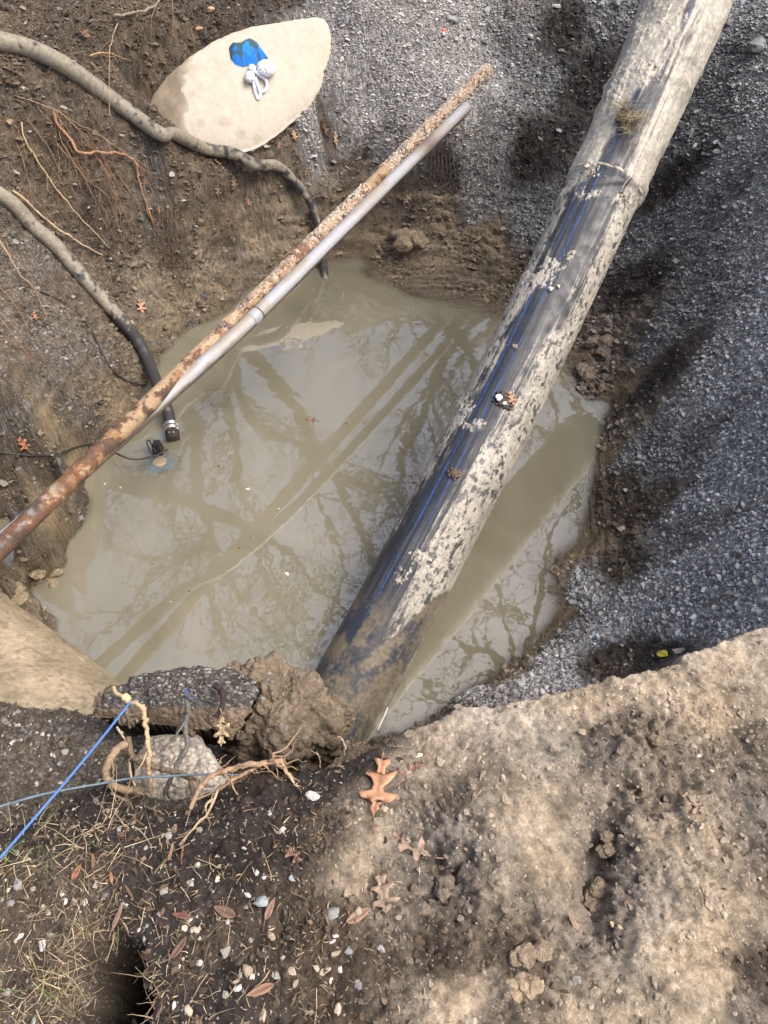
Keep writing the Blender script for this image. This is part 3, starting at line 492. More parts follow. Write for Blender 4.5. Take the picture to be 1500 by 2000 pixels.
def build_hoses():
    pts = [(-80,82,.02),(0,92,.025),(60,108,.03),(120,135,.03),(180,175,.03),(230,212,.03),(275,245,.03),(310,280,.06),(328,291,.07),(345,288,.07),(400,290,.07),(455,300,.08),(500,322,.09),(545,358,.10),(580,395,.12),(605,425,.12),(618,455,.10),(628,490,.05),(634,530,.0),(637,560,-.05)]
    W_ = GP(pts)
    for i, p in enumerate(pts):
        if 220 < p[0] < 520 and p[1] < 330:
            q = PL(p[0], p[1], .085)
            if np.linalg.norm(q-CP) < np.linalg.norm(W_[i]-CP): W_[i] = q
    W_[-1] = P(638, 575, WZ-.08); W_[-2] = P(635, 545, WZ-.01); C = spline(W_, 420); px = proj(C)
    dist = np.linalg.norm(C-CP, axis=1); R = np.interp(px[:, 0], [-80, 0, 150, 290, 322, 330, 338, 400, 500, 560, 640], [.041, .041, .040, .036, .034, .026, .031, .032, .030, .027, .021])
    R = np.where(px[:, 1] > 440, .022, R); bf = np.interp(px[:, 0], [0, 300, 340, 450, 560, 600, 640], [.45, .35, .45, .1, .1, .0, -.5]); mb = MB(); V, Q, T, c = tube2(C, R, 28, 3, bf)
    mb.add(V, Q, T, c); o = mb.build('discharge_hose', M_HOSE); tag(recentre(o), 'muddy grey hose looping past the pale concrete dome and dipping behind the rusty pipe', 'hose')
    pts = [(-70,345,.02),(-20,378,.03),(30,410,.03),(70,455,.035),(110,490,.04),(150,535,.04),(185,575,.04),(212,605,.04),(245,645,.05),(275,685,.06),(295,725,.07),(312,765,.07),(325,800,.05),(333,830,.03)]
    W_ = GP(pts); e = P(335, 850, WZ+.03); W_[-1] = P(334, 832, WZ+.045); W_[-2] = P(327, 800, WZ+.07); W_[-3] = P(313, 765, WZ+.11); C = spline(np.vstack([W_, e]), 380); px = proj(C)
    R = np.interp(px[:, 1], [330, 600, 612, 620, 760, 850], [.037, .034, .029, .033, .0275, .026]); bf = np.interp(px[:, 1], [380, 560, 600, 640, 720, 800], [.38, .3, .1, -.15, -.45, -.7])
    root = empty('pump_hose', tuple(W_[-1])); o0 = W_[-1]; mb = MB(); V, Q, T, c = tube2(C, R, 28, 9, bf); mb.add(V-o0, Q, T, c); mb.build('hose_tube', M_HOSE, root)
    tag(root, 'muddy hose coming down the left bank to a steel clamped coupling at the water', 'hose')
    d = (e-W_[-1]); d /= np.linalg.norm(d); d = (P(341, 880, WZ-.01)-P(333, 820, WZ+.045)); d /= np.linalg.norm(d)
    s = P(334, 826, WZ+.048)
    for off in (.0, .022):
        mb = MB(); mb.tube(np.array([s+d*(off+q) for q in np.linspace(0, .016, 5)])-o0, .033, 32); mb.tube(np.array([s+d*(off+.004), s+d*(off+.012)])+np.cross(d, [0, 0, 1])*.034-o0, .006, 8); mb.build('hose_clamp', M_STEEL, root)
    mb = MB(); mb.tube(np.array([s+d*q for q in (.04, .05, .055, .085, .09)])-o0, [.030, .034, .033, .033, .020], 28, (.035, .03, .026)); mb.build('coupling_end', M_HOSE, root)
    mb = MB()
    for sx in (-1, 1): u = np.cross(d, [0, 0, 1]); u /= np.linalg.norm(u); mb.tube(np.array([s+d*.05+np.array([0, 0, .03])+u*.006, s+d*.075+np.array([0, 0, .031])+u*.010*sx, s+d*.092+np.array([0, 0, .022])+u*.016*sx])-o0, .0028, 8)
    mb.build('locking_pin', M_STEEL, root)
    # pump, mostly under the muddy water
    base = P(308, 905, WZ); root = empty('sump_pump', tuple(base)); tag(root, 'blue and black sump pump almost sunk in the muddy water beside the clamped hose', 'pump')
    M_BLUE = mat('pump_blue', rough=.5, color=(.05, .25, .46), var=.2, bs=.2); M_CREAM = mat('pump_flange', rough=.6, color=(.27, .225, .155), var=.45, bs=.4)
    mb = MB(); a = np.linspace(0, 2*math.pi, 41)[:-1]
    def disc(mb, c, r, h, col_=(.5,)*3, bev=.01): mb.tube(np.array([c+np.array([0, 0, q]) for q in (-h, -bev, -.002, 0)]), [r, r, r-bev*.3, r-bev], 40, col_)
    disc(mb, np.array([0, 0, -.006]), .078, .3); disc(mb, P(295, 912, WZ)-base+[0, 0, -.003], .022, .05); disc(mb, P(336, 893, WZ)-base+[0, 0, -.003], .020, .05); mb.build('casing', M_BLUE, root)
    mb = MB(); disc(mb, np.array([.006, .012, .002]), .036, .03, bev=.008); disc(mb, P(318, 925, WZ)-base+[0, 0, -.006], .04, .03, bev=.006); mb.build('flange', M_CREAM, root)
    mb = MB(); c0 = P(310, 882, WZ)-base
    def box(mb, c, s, tp=.8): 
        V = np.array([(x*s[0]*(tp if z > 0 else 1), y*s[1]*(tp if z > 0 else 1), z*s[2]) for z in (-1, 1) for x, y in ((-1, -1), (1, -1), (1, 1), (-1, 1))])+c; mb.add(V, [[0, 3, 2, 1], [4, 5, 6, 7], [0, 1, 5, 4], [1, 2, 6, 5], [2, 3, 7, 6], [3, 0, 4, 7]])
    box(mb, c0+[0, 0, .014], (.023, .026, .024)); box(mb, c0+[0, 0, .048], (.017, .019, .013), .85); mb.build('cable_cap', M_BLACK, root, False)
    mb = MB(); lp = np.array([P(303, 893, WZ+.02), P(293, 880, WZ+.035), P(287, 865, WZ+.05), P(291, 860, WZ+.055), P(298, 872, WZ+.045), P(304, 885, WZ+.03)])-base; mb.tube(spline(lp, 30), .0035, 8); mb.build('handle', M_BLACK, root)
    # dim second body of the pump deeper behind
    b2 = P(425, 770, WZ); root = empty('submerged_float', tuple(b2)); tag(root, 'dim pale float lying just under the muddy surface right of the rusty pipe', 'float')
    mb = MB(); V, F = rock_arr((0, 0, -.035), (.062, .045, .024), 3, 5, .12, False); mb.add(V, None, F, (.36, .36, .38)); mb.build('float_body', mat('submerged_plastic', rough=.6, bs=.1), root)
    mb = MB(); mb.tube(np.array([[-.06, 0, -.03], [-.075, .01, -.035], [-.08, .015, -.05]]), [.016, .014, .01], 12, (.33, .2, .13)); mb.build('float_neck', mat('submerged_rust', rough=.7), root)
    # cables
    def cable(name, pts, r, label, end=None, colr=(.02, .02, .022)):
        W_ = np.array([p if len(p) == 3 and isinstance(p, np.ndarray) else G(p[0], p[1], p[2] if len(p) > 2 else .008) for p in pts]); o = MB().tube(spline(W_, 160), r, 8, colr).build(name, M_CABLE); tag(recentre(o), label, 'cable')
    M_CABLE = mat('cable_rubber', rough=.5, var=.3, bs=.2)
    cable('power_cable', [(-40, 884), (0, 886), (60, 892), (110, 890), (150, 876), (182, 870), (205, 876, .015), P(232, 888, WZ+.09), P(260, 897, WZ+.07), P(290, 894, WZ+.05), P(310, 887, WZ+.04), P(327, 878, WZ+.035)], .0042, 'black power cable crossing the left bank under the rusty pipe to the sump pump')
    cable('thin_cable', [(40, 560), (80, 573), (120, 590), (155, 615), (178, 645), (195, 680), (212, 715), (240, 742), (275, 754), (305, 757, .03), (320, 760, .04)], .0038, 'thin black cable hanging down the left bank between roots and lower hose')
build_hoses()

# ================================================================== CONCRETE
M_CONC = mat('pale_concrete', rough=.85, spec=.25, var=.12, vs=50, bs=.35, bsc=150)
def build_concrete():
    V, Q, T = blob_arr(OD, .105, .10, 60, .0, 10, 3, .55, .015, 240)
    n1 = fbm(V[:, 0], V[:, 1], None, 9., 5, 4, .55); n2 = fbm(V[:, 0], V[:, 1], None, 30., 4, 6); pj = proj(V); rE = np.r_[0, np.repeat(np.linspace(0, 1, 61)[1:], 240), np.ones(241)]
    base = np.array([.52, .475, .40])*(1+.10*n1+.12*n2)[:, None]
    spots = .4*smooth(.32, .44, fbm(V[:, 0], V[:, 1], None, 16., 3, 12)-.15*smooth(420, 560, pj[:, 0])+.22*smooth(200, 280, pj[:, 1])+.06)
    left = smooth(-.05, .10, .35*smooth(430, 300, pj[:, 0])+ fbm(V[:, 0], V[:, 1], None, 12., 4, 14)+.75*smooth(400, 290, pj[:, 0])-.18+.3*smooth(120, 60, pj[:, 1])*smooth(520, 400, pj[:, 0]))
    for qx, qy, rr_ in ((440, 237, 13), (392, 240, 9), (375, 185, 6), (355, 200, 6), (470, 262, 10), (500, 270, 9), (425, 205, 4), (570, 130, 5)): spots = np.maximum(spots, smooth(1.2, .8, np.hypot((pj[:, 0]-qx)/rr_, (pj[:, 1]-qy)/rr_/.85)+.5*n2))
    c = base*(1-.17*spots[:, None]*np.array([.9, .97, 1.03])); left = np.maximum(left*smooth(400, 330, pj[:, 0]+30*n1), smooth(.02, .12, rE-.965+.10*n2+.06*n1+.05*smooth(500, 380, pj[:, 0]))); c = c*(1-left[:, None]*.85)+np.array([.17, .135, .095])*(1+.8*n2[:, None])*left[:, None]*.85
    V[:, 2] += .003*n2; o = mesh_obj('concrete_dome', V, [Q, T], M_CONC, c); tag(recentre(o), 'smooth pale concrete dome with damp spots showing through the far bank', 'concrete')
    # old concrete pipe at the lower left
    R = .42; zt = -.62; A = P(0, 1187, zt); B = P(212, 1352, zt); ax = B-A; ax[2] = 0; ax /= np.linalg.norm(ax); nh = np.array([-ax[1], ax[0], 0]); nh *= 1 if nh[1] > 0 else -1
    C0 = (A+B)/2-nh*R*.80-np.array([0, 0, R*.6]); n, k = 420, 300; s = np.linspace(-1.15, .95, n); a = np.linspace(-.55*math.pi, .75*math.pi, k); S_, A_ = np.meshgrid(s, a, indexing='ij')
    wq1, wq2, wqr = worley(S_, A_*R, 22., 5); rr = R+.008*fbm(S_, A_*R, None, 6., 4, 8)+.003*fbm(S_, A_*R, None, 24., 4, 9, .6)+.012*np.clip(.4-wq1, 0, 1)*(wqr > .75)
    V = C0+S_[..., None]*ax+(np.sin(A_)*rr)[..., None]*nh+(np.cos(A_)*rr)[..., None]*np.array([0, 0, 1]); V[..., 2] -= .05*(S_**2); V = V.reshape(-1, 3)
    n1 = fbm(V[:, 0], V[:, 1], V[:, 2], 8., 5, 4, .6); n2 = fbm(V[:, 0], V[:, 1], V[:, 2], 40., 4, 6, .6); c = np.array([.31, .258, .185])*(1+.9*n1+.35*n2)[:, None].clip(.35, 1.8)
    dk = (smooth(.18, .32, n2+.25*n1)*.6)[:, None]; c = c*(1-dk)+np.array([.10, .085, .07])*dk; up_ = smooth(.3, 1.0, np.sin(A_).ravel())[:, None]; c = c*(1-.45*up_)+np.array([.24, .20, .13])*up_*.45
    o = mesh_obj('concrete_pipe', V, grid_faces(n, k), mat('muddy_concrete', rough=.85, spec=.25, var=.3, vs=60, bs=.7, bsc=110), c); tag(recentre(o), 'broad mud-coated concrete pipe curving out of the water at the lower left', 'concrete pipe')
    # broken concrete lump in the ledge
    mb = MB(); c0 = G(370, 1500, .0)
    out = [(285, 1448), (310, 1440), (345, 1436), (380, 1438), (400, 1450), (418, 1478), (436, 1502), (444, 1525), (425, 1550), (380, 1568), (320, 1572), (270, 1560), (262, 1510), (270, 1475)]
    O = np.array([P(a_, b_, -.29) for a_, b_ in out]); V, Q, T = blob_arr(O, .030, .22, 40, .010, 14, 6, .3, .10, 200); V[:, 2] += .006*fbm(V[:, 0], V[:, 1], None, 60, 3, 5)
    g1, g2, ri = worley(V[:, 0], V[:, 1], 110, 4); n1 = fbm(V[:, 0], V[:, 1], V[:, 2], 30., 4, 6); c = np.array([.36, .33, .28])*(.55+.75*ri+.4*n1)[:, None]; c = c*(1-.4*smooth(.4, .6, g1)[:, None]); c += smooth(350, 420, proj(V)[:, 0])[:, None]*.10
    mb.add(V, Q, T, c); o = mb.build('broken_concrete', mat('broken_concrete', rough=.9, bs=1., bsc=150, var=.3, bd=.006)); tag(recentre(o), 'jagged pale lump of broken concrete beside the black hole in the ledge', 'concrete lump')
build_concrete()
# ------------------------------------------------------------------ asphalt slab and mud clod overhanging the water
def colr_clod(V, base, seed, stones=.3):
    n1 = fbm(V[:, 0], V[:, 1], V[:, 2], 16., 4, seed, .6); n2 = fbm(V[:, 0], V[:, 1], V[:, 2], 70., 4, seed+2, .6); g1, g2, ri = worley(V[:, 0]+V[:, 2]*.7, V[:, 1]+V[:, 2]*.4, 120, seed)
    c = np.array(base)*(1+.55*n1+.5*n2).clip(.3, 2.2)[:, None]; g3, g4, r3 = worley(V[:, 0]+V[:, 2]*.7, V[:, 1]+V[:, 2]*.4, 210, seed+7); m = (smooth(.45, .3, g1+.25*n2)*(ri > 1-stones*.55))[:, None]; m3 = (smooth(.45, .3, g3)*(r3 > 1-stones))[:, None]; c = c*(1-m3)+np.array([.19, .185, .175])*(.3+r3[:, None]*.7)*m3; return c*(1-m)+np.array([.30, .30, .29])*(.25+((ri*7)%1)[:, None]*.9)*m
M_CLOD = mat('crumbly_earth', rough=.9, bs=1., bsc=140, var=.35, vs=90, bd=.008)
def build_clods():
    out = [(188,1388),(205,1360),(245,1335),(300,1318),(370,1308),(430,1310),(478,1322),(500,1345),(490,1385),(470,1420),(430,1428),(380,1424),(330,1418),(280,1408),(235,1405),(205,1402)]
    zs = lambda a, b: -.20-.05*(b-1310)/110
    O = np.array([P(a, b, zs(a, b)) for a, b in out]); V, Q, T = blob_arr(O, .040, .11, 70, .016, 11, 3, .45, .16, 300)
    w1, w2, wr = worley(V[:, 0], V[:, 1], 60, 6); V[:, 2] += .016*np.clip(.6-w1, 0, 1)*wr+.014*fbm(V[:, 0], V[:, 1], V[:, 2], 26, 4, 2); w3, w4, wq = worley(V[:, 0], V[:, 1], 125, 6); V[:, 2] += .008*np.clip(.6-w3, 0, 1)*wq
    pj = proj(V); c = colr_clod(V, (.050, .045, .042), 4, .55); br = smooth(1375, 1392, pj[:, 1]+6*fbm(V[:, 0], V[:, 1], None, 30, 3, 3))[:, None]; c = c*(1-br)+colr_clod(V, (.165, .125, .085), 8, .08)*br
    o = mesh_obj('asphalt_slab', V, [Q, T], M_CLOD, c); tag(recentre(o), 'broken asphalt slab full of gravel, jutting over the water at the near edge', 'asphalt slab')
    mb = MB()
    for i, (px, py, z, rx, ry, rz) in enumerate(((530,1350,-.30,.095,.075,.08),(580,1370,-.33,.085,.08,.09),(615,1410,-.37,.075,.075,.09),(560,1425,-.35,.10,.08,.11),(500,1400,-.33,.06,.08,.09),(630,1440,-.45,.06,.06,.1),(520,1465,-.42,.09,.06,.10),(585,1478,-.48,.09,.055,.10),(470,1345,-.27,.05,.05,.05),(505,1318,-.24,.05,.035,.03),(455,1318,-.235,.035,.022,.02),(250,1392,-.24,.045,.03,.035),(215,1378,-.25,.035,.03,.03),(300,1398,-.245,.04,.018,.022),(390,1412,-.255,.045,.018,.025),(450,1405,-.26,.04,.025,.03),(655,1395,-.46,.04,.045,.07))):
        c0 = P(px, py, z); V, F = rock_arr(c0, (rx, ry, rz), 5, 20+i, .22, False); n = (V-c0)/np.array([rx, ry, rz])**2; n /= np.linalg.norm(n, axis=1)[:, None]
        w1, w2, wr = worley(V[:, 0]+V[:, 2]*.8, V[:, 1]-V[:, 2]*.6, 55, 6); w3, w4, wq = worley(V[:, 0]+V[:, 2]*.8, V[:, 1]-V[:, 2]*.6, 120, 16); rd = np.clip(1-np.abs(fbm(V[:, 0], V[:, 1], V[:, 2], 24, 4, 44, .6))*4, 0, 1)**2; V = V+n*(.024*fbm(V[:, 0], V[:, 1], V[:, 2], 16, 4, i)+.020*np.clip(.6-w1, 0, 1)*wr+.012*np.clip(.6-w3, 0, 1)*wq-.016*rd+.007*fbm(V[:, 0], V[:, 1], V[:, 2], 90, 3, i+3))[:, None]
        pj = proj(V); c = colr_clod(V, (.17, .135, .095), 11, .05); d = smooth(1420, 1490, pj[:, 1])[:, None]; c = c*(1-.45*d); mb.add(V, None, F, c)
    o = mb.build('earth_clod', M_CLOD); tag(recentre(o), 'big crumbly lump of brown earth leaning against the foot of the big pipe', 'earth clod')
build_clods()

# ================================================================== SCATTERED GRAVEL, CRUMBS (stuff)
def scatter(name, n, wfun, size, cfun, region=(-2.6, 2.6, -.3, 5.2), seed=0, flat=.7, m=None, label=None, cat=None, sink=.25, sub=None):
    rs = np.random.default_rng(seed); x = rs.uniform(region[0], region[1], n*6); y = rs.uniform(region[2], region[3], n*6)
    pj = proj(np.stack([x, y, TZ(x, y)], -1)); keep = (pj[:, 0] > -120) & (pj[:, 0] < 1620) & (pj[:, 1] > -120) & (pj[:, 1] < 2150)
    x, y = x[keep], y[keep]; z = TZ(x, y); a = bil(att, xs, ys, x, y); w_ = wfun(x, y, z, a)*(z > WZ-.002); keep = rs.uniform(size=len(x)) < w_; x, y, z, a = x[keep][:n], y[keep][:n], z[keep][:n], a[keep][:n]
    k = len(x); base = np.array([(1, 0, 0), (0, 1, 0), (-1, 0, 0), (0, -1, 0), (.1, .1, 1), (.6, .6, .45), (-.6, .55, .5), (-.55, -.6, .45), (.6, -.55, .5), (0, 0, -.8)])
    T = np.array([(4,5,6),(4,6,7),(4,7,8),(4,8,5),(5,0,1),(5,1,6),(6,1,2),(6,2,7),(7,2,3),(7,3,8),(8,3,0),(8,0,5),(0,9,1),(1,9,2),(2,9,3),(3,9,0)])
    s = size(rs, k); V = base[None]+rs.uniform(-.28, .28, (k, 10, 3)); V = V*s[:, None, None]*np.stack([rs.uniform(.7, 1.3, k), rs.uniform(.6, 1.1, k), rs.uniform(.5, 1, k)*flat], 1)[:, None]
    r = rs.uniform(0, 6.28, k); c_, s_ = np.cos(r), np.sin(r); X = V[..., 0]*c_[:, None]-V[..., 1]*s_[:, None]; Y = V[..., 0]*s_[:, None]+V[..., 1]*c_[:, None]; tl = rs.uniform(-.5, .5, k)[:, None]
    V = np.stack([X, Y, V[..., 2]+X*tl], -1)+np.stack([x, y, z+s*(flat*.5-sink)], -1)[:, None]
    c = np.repeat(cfun(rs, k, a, x, y)[:, None], 10, 1); o = mesh_obj(name, V.reshape(-1, 3), (T[None]+np.arange(k)[:, None, None]*10).reshape(-1, 3), m, c.reshape(-1, 3), False)
    tag(o, label, cat, kind='stuff'); return o
M_STONE = mat('limestone_chips', rough=.8, spec=.3, var=.15, vs=200, bs=.4, bsc=300)
M_CRUMB = mat('soil_crumbs', rough=.95, spec=.2, var=.3, vs=200, bs=.6, bsc=300)
def gcol(rs, k, a, x, y):
    v = rs.beta(2.0, 2.6, k)*.62+.05; v *= np.clip(a[:, :3].mean(1)/.24, .45, 1.15)**.7; h = rs.normal(0, .05, k); b_ = smooth(.3, .9, x)*.07; return np.stack([v*(1.03-b_+h), v*(1+.01*h), v*(.955+b_-h*.8)], 1)
scatter('gravel', 92000, lambda x, y, z, a: smooth(.35, .9, a[:, 3]+.3*fbm(x, y, None, 5., 3, 9)), lambda rs, k: np.clip(rs.lognormal(math.log(.0039), .5, k), .002, .017), gcol, seed=1, m=M_STONE, label='loose grey limestone gravel spread over the pit slopes', cat='gravel', region=(-2.6, 2.6, 1.0, 5.2))
def ccol(rs, k, a, x, y): return a[:, :3]*rs.uniform(.5, 1.25, k)[:, None]
scatter('soil_crumbs', 60000, lambda x, y, z, a: .10+.5*smooth(.3, .8, a[:, 4]+.4*fbm(x, y, None, 6., 3, 19))*(.7+.3*(y > 1.))+.5*(y < 1.2)*smooth(.15, .07, a[:, :3].mean(1)), lambda rs, k: np.clip(rs.lognormal(math.log(.0034), .5, k), .0012, .0085), ccol, seed=2, m=M_CRUMB, label='small crumbs and clods of dug earth lying over the banks', cat='soil', sink=.35)
scatter('bank_crumbs', 30000, lambda x, y, z, a: (.15+.85*smooth(-.1, .25, fbm(x, y, None, 6., 4, 29)))*smooth(.25, .7, a[:, 4]), lambda rs, k: np.clip(rs.lognormal(math.log(.0068), .5, k), .003, .022), lambda rs, k, a, x, y: a[:, :3]*rs.uniform(.4, 1.5, k)[:, None], region=(-2.6, 2.6, 1.15, 5.2), seed=12, m=M_CRUMB, label='broken clods and crumbs of clay stuck on the steep pit banks', cat='clay crumbs', sink=.3)
def scol(rs, k, a, x, y):
    v = rs.beta(1.8, 2.4, k)*.48+.06; h = rs.normal(.04, .05, k); return np.stack([v*(1+h), v*(1+.2*h), v*(.94-h*.7)], 1)
scatter('pebbles', 1100, lambda x, y, z, a: smooth(.35, .05, x+.45)*smooth(-.1, .3, fbm(x, y, None, 4, 3, 4)+.25)*.9+.04, lambda rs, k: np.clip(rs.lognormal(math.log(.0036), .45, k), .0018, .009), scol, region=(-1.3, 1.3, -.4, 1.15), seed=4, m=M_STONE, label='tiny pale pebbles strewn through the dark topsoil and mud', cat='pebbles')
scatter('bank_pebbles', 5000, lambda x, y, z, a: .5*(a[:, 3] > .1)*(a[:, 3] < .9)+.08, lambda rs, k: np.clip(rs.lognormal(math.log(.0060), .5, k), .003, .02), lambda rs, k, a, x, y: np.outer(rs.beta(1.6, 4, k)*.45+.05, (1, .93, .84)), region=(-2.6, 2.6, 1.1, 5.2), seed=5, m=M_STONE, label='small mixed pebbles stuck in the brown banks of the pit', cat='pebbles')
# ================================================================== BARE TREES ROUND THE PIT (seen mirrored in the water)
M_BARK = mat('bark', rough=.9, spec=.2, var=.3, vs=12, bs=.8, bsc=30, bd=.03)
def MR(px, py, s):                      # where the mirrored line of sight is, s metres beyond the water
    h = P(px, py, WZ); r = ray(px, py); r = np.array([r[0], r[1], -r[2]]); return h+r*(s/np.hypot(r[0], r[1]))
def limbs(mb, C, R, rs, depth, kids, spread=.75, cl=(.05, .043, .035)):
    C = np.asarray(C); L = np.linalg.norm(np.diff(C, axis=0), axis=1).sum(); n = len(C); k = 9 if R[0] > .05 else (5 if R[0] > .015 else 3)
    mb.tube(C, R, k, np.array(cl)*rs.uniform(.8, 1.2))
    if depth == 0: return
    kids += 1 if depth > 1 else 0
    for i in range(kids):
        t = rs.uniform(.18, .97); j = int(t*(n-1)); d = C[min(j+1, n-1)]-C[max(j-1, 0)]; d /= np.linalg.norm(d)+1e-9
        v = rs.normal(size=3); v -= v.dot(d)*d; v /= np.linalg.norm(v); dd = d*(1-spread*.55)+v*spread+np.array([0, 0, .22]); dd /= np.linalg.norm(dd)
        l = L*rs.uniform(.28, .6)*(1-.35*t); m = 7 if depth > 1 else 5; w_ = rs.normal(size=(m, 3))*.11*l; w_[0] = 0; w_ = np.cumsum(w_, 0)*np.linspace(0, 1, m)[:, None]
        Cc = C[j]+dd*np.linspace(0, l, m)[:, None]+w_*.8; r0 = max(R[j]*rs.uniform(.35, .62), .0075); limbs(mb, Cc, np.linspace(r0, max(r0*.35, .0045), m), rs, depth-1, max(3, int(kids*.8)), spread, cl)
def tree(label, trunk, limbs_, seed, depth=3, kids=6):
    rs = np.random.default_rng(seed); base = np.asarray(trunk[0][:3]); root = empty('bare_tree', tuple(base)); tag(root, label, 'tree', 'bare trees standing round the pit')
    t = spline(np.array(trunk), 24); C = t[:, :3]-base; mb = MB(); mb.tube(C, t[:, 3], 14, (.05, .043, .035), .12, seed); mb.build('trunk', M_BARK, root)
    mb = MB()
    for q in limbs_:
        q = spline(np.array(q), 18); limbs(mb, q[:, :3]-base, q[:, 3], rs, depth, kids)
    mb.build('crown', M_BARK, root)
def mir(pts, s): return [(*MR(a, b, s_), w_*1.0) for (a, b, w_), s_ in zip(pts, np.broadcast_to(s, len(pts)))]
fork = MR(470, 600, 6.5); g0 = np.array([fork[0]-.9, fork[1]+.9, .1])
tree('bare tree behind the pit whose forked trunk is mirrored across the water', [(*g0, .22), (*(g0*.5+fork*.5+[-.1, .1, 0]), .18), (*fork, .15)],
     [mir([(470,600,.15),(490,690,.13),(540,745,.12),(575,790,.11),(605,850,.10),(645,920,.085),(685,990,.07),(725,1085,.055),(760,1180,.03)], 6.5),
      mir([(462,620,.10),(440,700,.09),(447,800,.085),(462,880,.08),(470,960,.065),(500,1010,.06),(520,1070,.04),(545,1150,.02)], 6.3),
      mir([(450,640,.09),(470,780,.085),(515,835,.08),(580,865,.075),(640,920,.065),(700,945,.055),(760,965,.04),(840,1010,.02)], 6.8)], 1, 3, 7)
f2 = MR(385, 820, 5.); g2 = np.array([-3.6, 5.5, .1])
tree('slender bare tree at the left of the pit leaning over the water', [(*g2, .16), (*(g2*.5+f2*.5+[-.3, .2, .2]), .12), (*f2, .09)],
     [mir([(385,820,.09),(388,880,.085),(385,960,.08),(408,1020,.075),(422,1100,.06),(415,1170,.045),(440,1250,.02)], 5.),
      mir([(385,840,.05),(350,900,.04),(335,960,.035),(345,1050,.025),(380,1120,.015)], 5.2), mir([(380,830,.05),(300,900,.04),(240,960,.03),(160,1040,.02)], 4.8)], 2, 3, 6)
f3 = MR(880, 640, 8.); g3 = np.array([4.2, 10.5, .1])
tree('tall bare tree beyond the big pipe with branches spreading to the right', [(*g3, .24), (*(g3*.5+f3*.5+[.2, .2, .3]), .18), (*f3, .12)],
     [mir([(880,640,.10),(860,720,.09),(830,800,.07),(790,880,.06),(770,960,.04),(740,1040,.02)], 8.), mir([(890,650,.10),(940,720,.09),(1010,800,.07),(1060,850,.05),(1120,900,.03)], 8.), mir([(880,640,.07),(800,620,.06),(720,640,.05),(640,640,.04),(560,660,.02)], 8.4)], 3, 3, 7)
f4 = MR(1010, 1350, 2.6); g4 = np.array([4.4, 4.4, .1])
tree('bare tree right of the pit with low branches over the near corner', [(*g4, .17), (*(g4*.5+f4*.5+[.5, .3, .6]), .12), (*f4, .05)],
     [mir([(1010,1350,.05),(960,1278,.045),(917,1268,.04),(883,1247,.03),(850,1230,.015)], 2.6), mir([(1010,1350,.05),(930,1372,.04),(877,1377,.038),(843,1363,.03),(823,1320,.02),(800,1290,.01)], 2.6),
      mir([(1010,1350,.05),(1050,1200,.035),(1060,1120,.03),(1090,1020,.02),(1130,960,.01)], 2.8), mir([(1010,1340,.04),(980,1180,.022),(960,1100,.015),(1010,1050,.01)], 2.7)], 4, 2, 6)
f5 = MR(640, 1050, 4.2); 
tree('bare tree far left whose high thin boughs cross above the pit', [(-6.2, 7.4, .1, .2), (-5.4, 7., 3., .17), (*(MR(420,1000,5.5)), .10)],
     [mir([(420,1000,.10),(500,1040,.07),(560,1075,.06),(600,1130,.05),(660,1180,.035),(720,1260,.02)], 5.5), mir([(420,1000,.07),(380,1080,.05),(300,1120,.04),(240,1200,.03),(170,1260,.015)], 5.5), mir([(500,1040,.06),(520,1120,.045),(560,1200,.035),(590,1280,.02)], 5.5)], 5, 3, 7)
for i, (x, y, h, lb) in enumerate(((2.2, 12.5, 11, 'tall straight bare tree directly behind the far bank'), (-8, 12, 12, 'distant bare tree behind and left of the forked one'), (7.6, 8.2, 11, 'broad bare tree well off to the right of the pit'))):
    rs = np.random.default_rng(40+i); tr = [(x, y, .1, .22), (x+.2, y, h*.3, .18), (x-.1, y-.2, h*.55, .13)]; ls = []
    for j in range(7):
        a = j*.9+i; z0 = h*rs.uniform(.25, .55); ls.append([(x, y, z0, .09), (x+math.cos(a)*1.3, y+math.sin(a)*1.3, z0+1.6, .07), (x+math.cos(a)*2.6, y+math.sin(a)*2.6, z0+3.8, .04), (x+math.cos(a)*3.3, y+math.sin(a)*3.3, z0+5.5, .015)])
    tree(lb, tr, ls, 50+i, 3, 5)

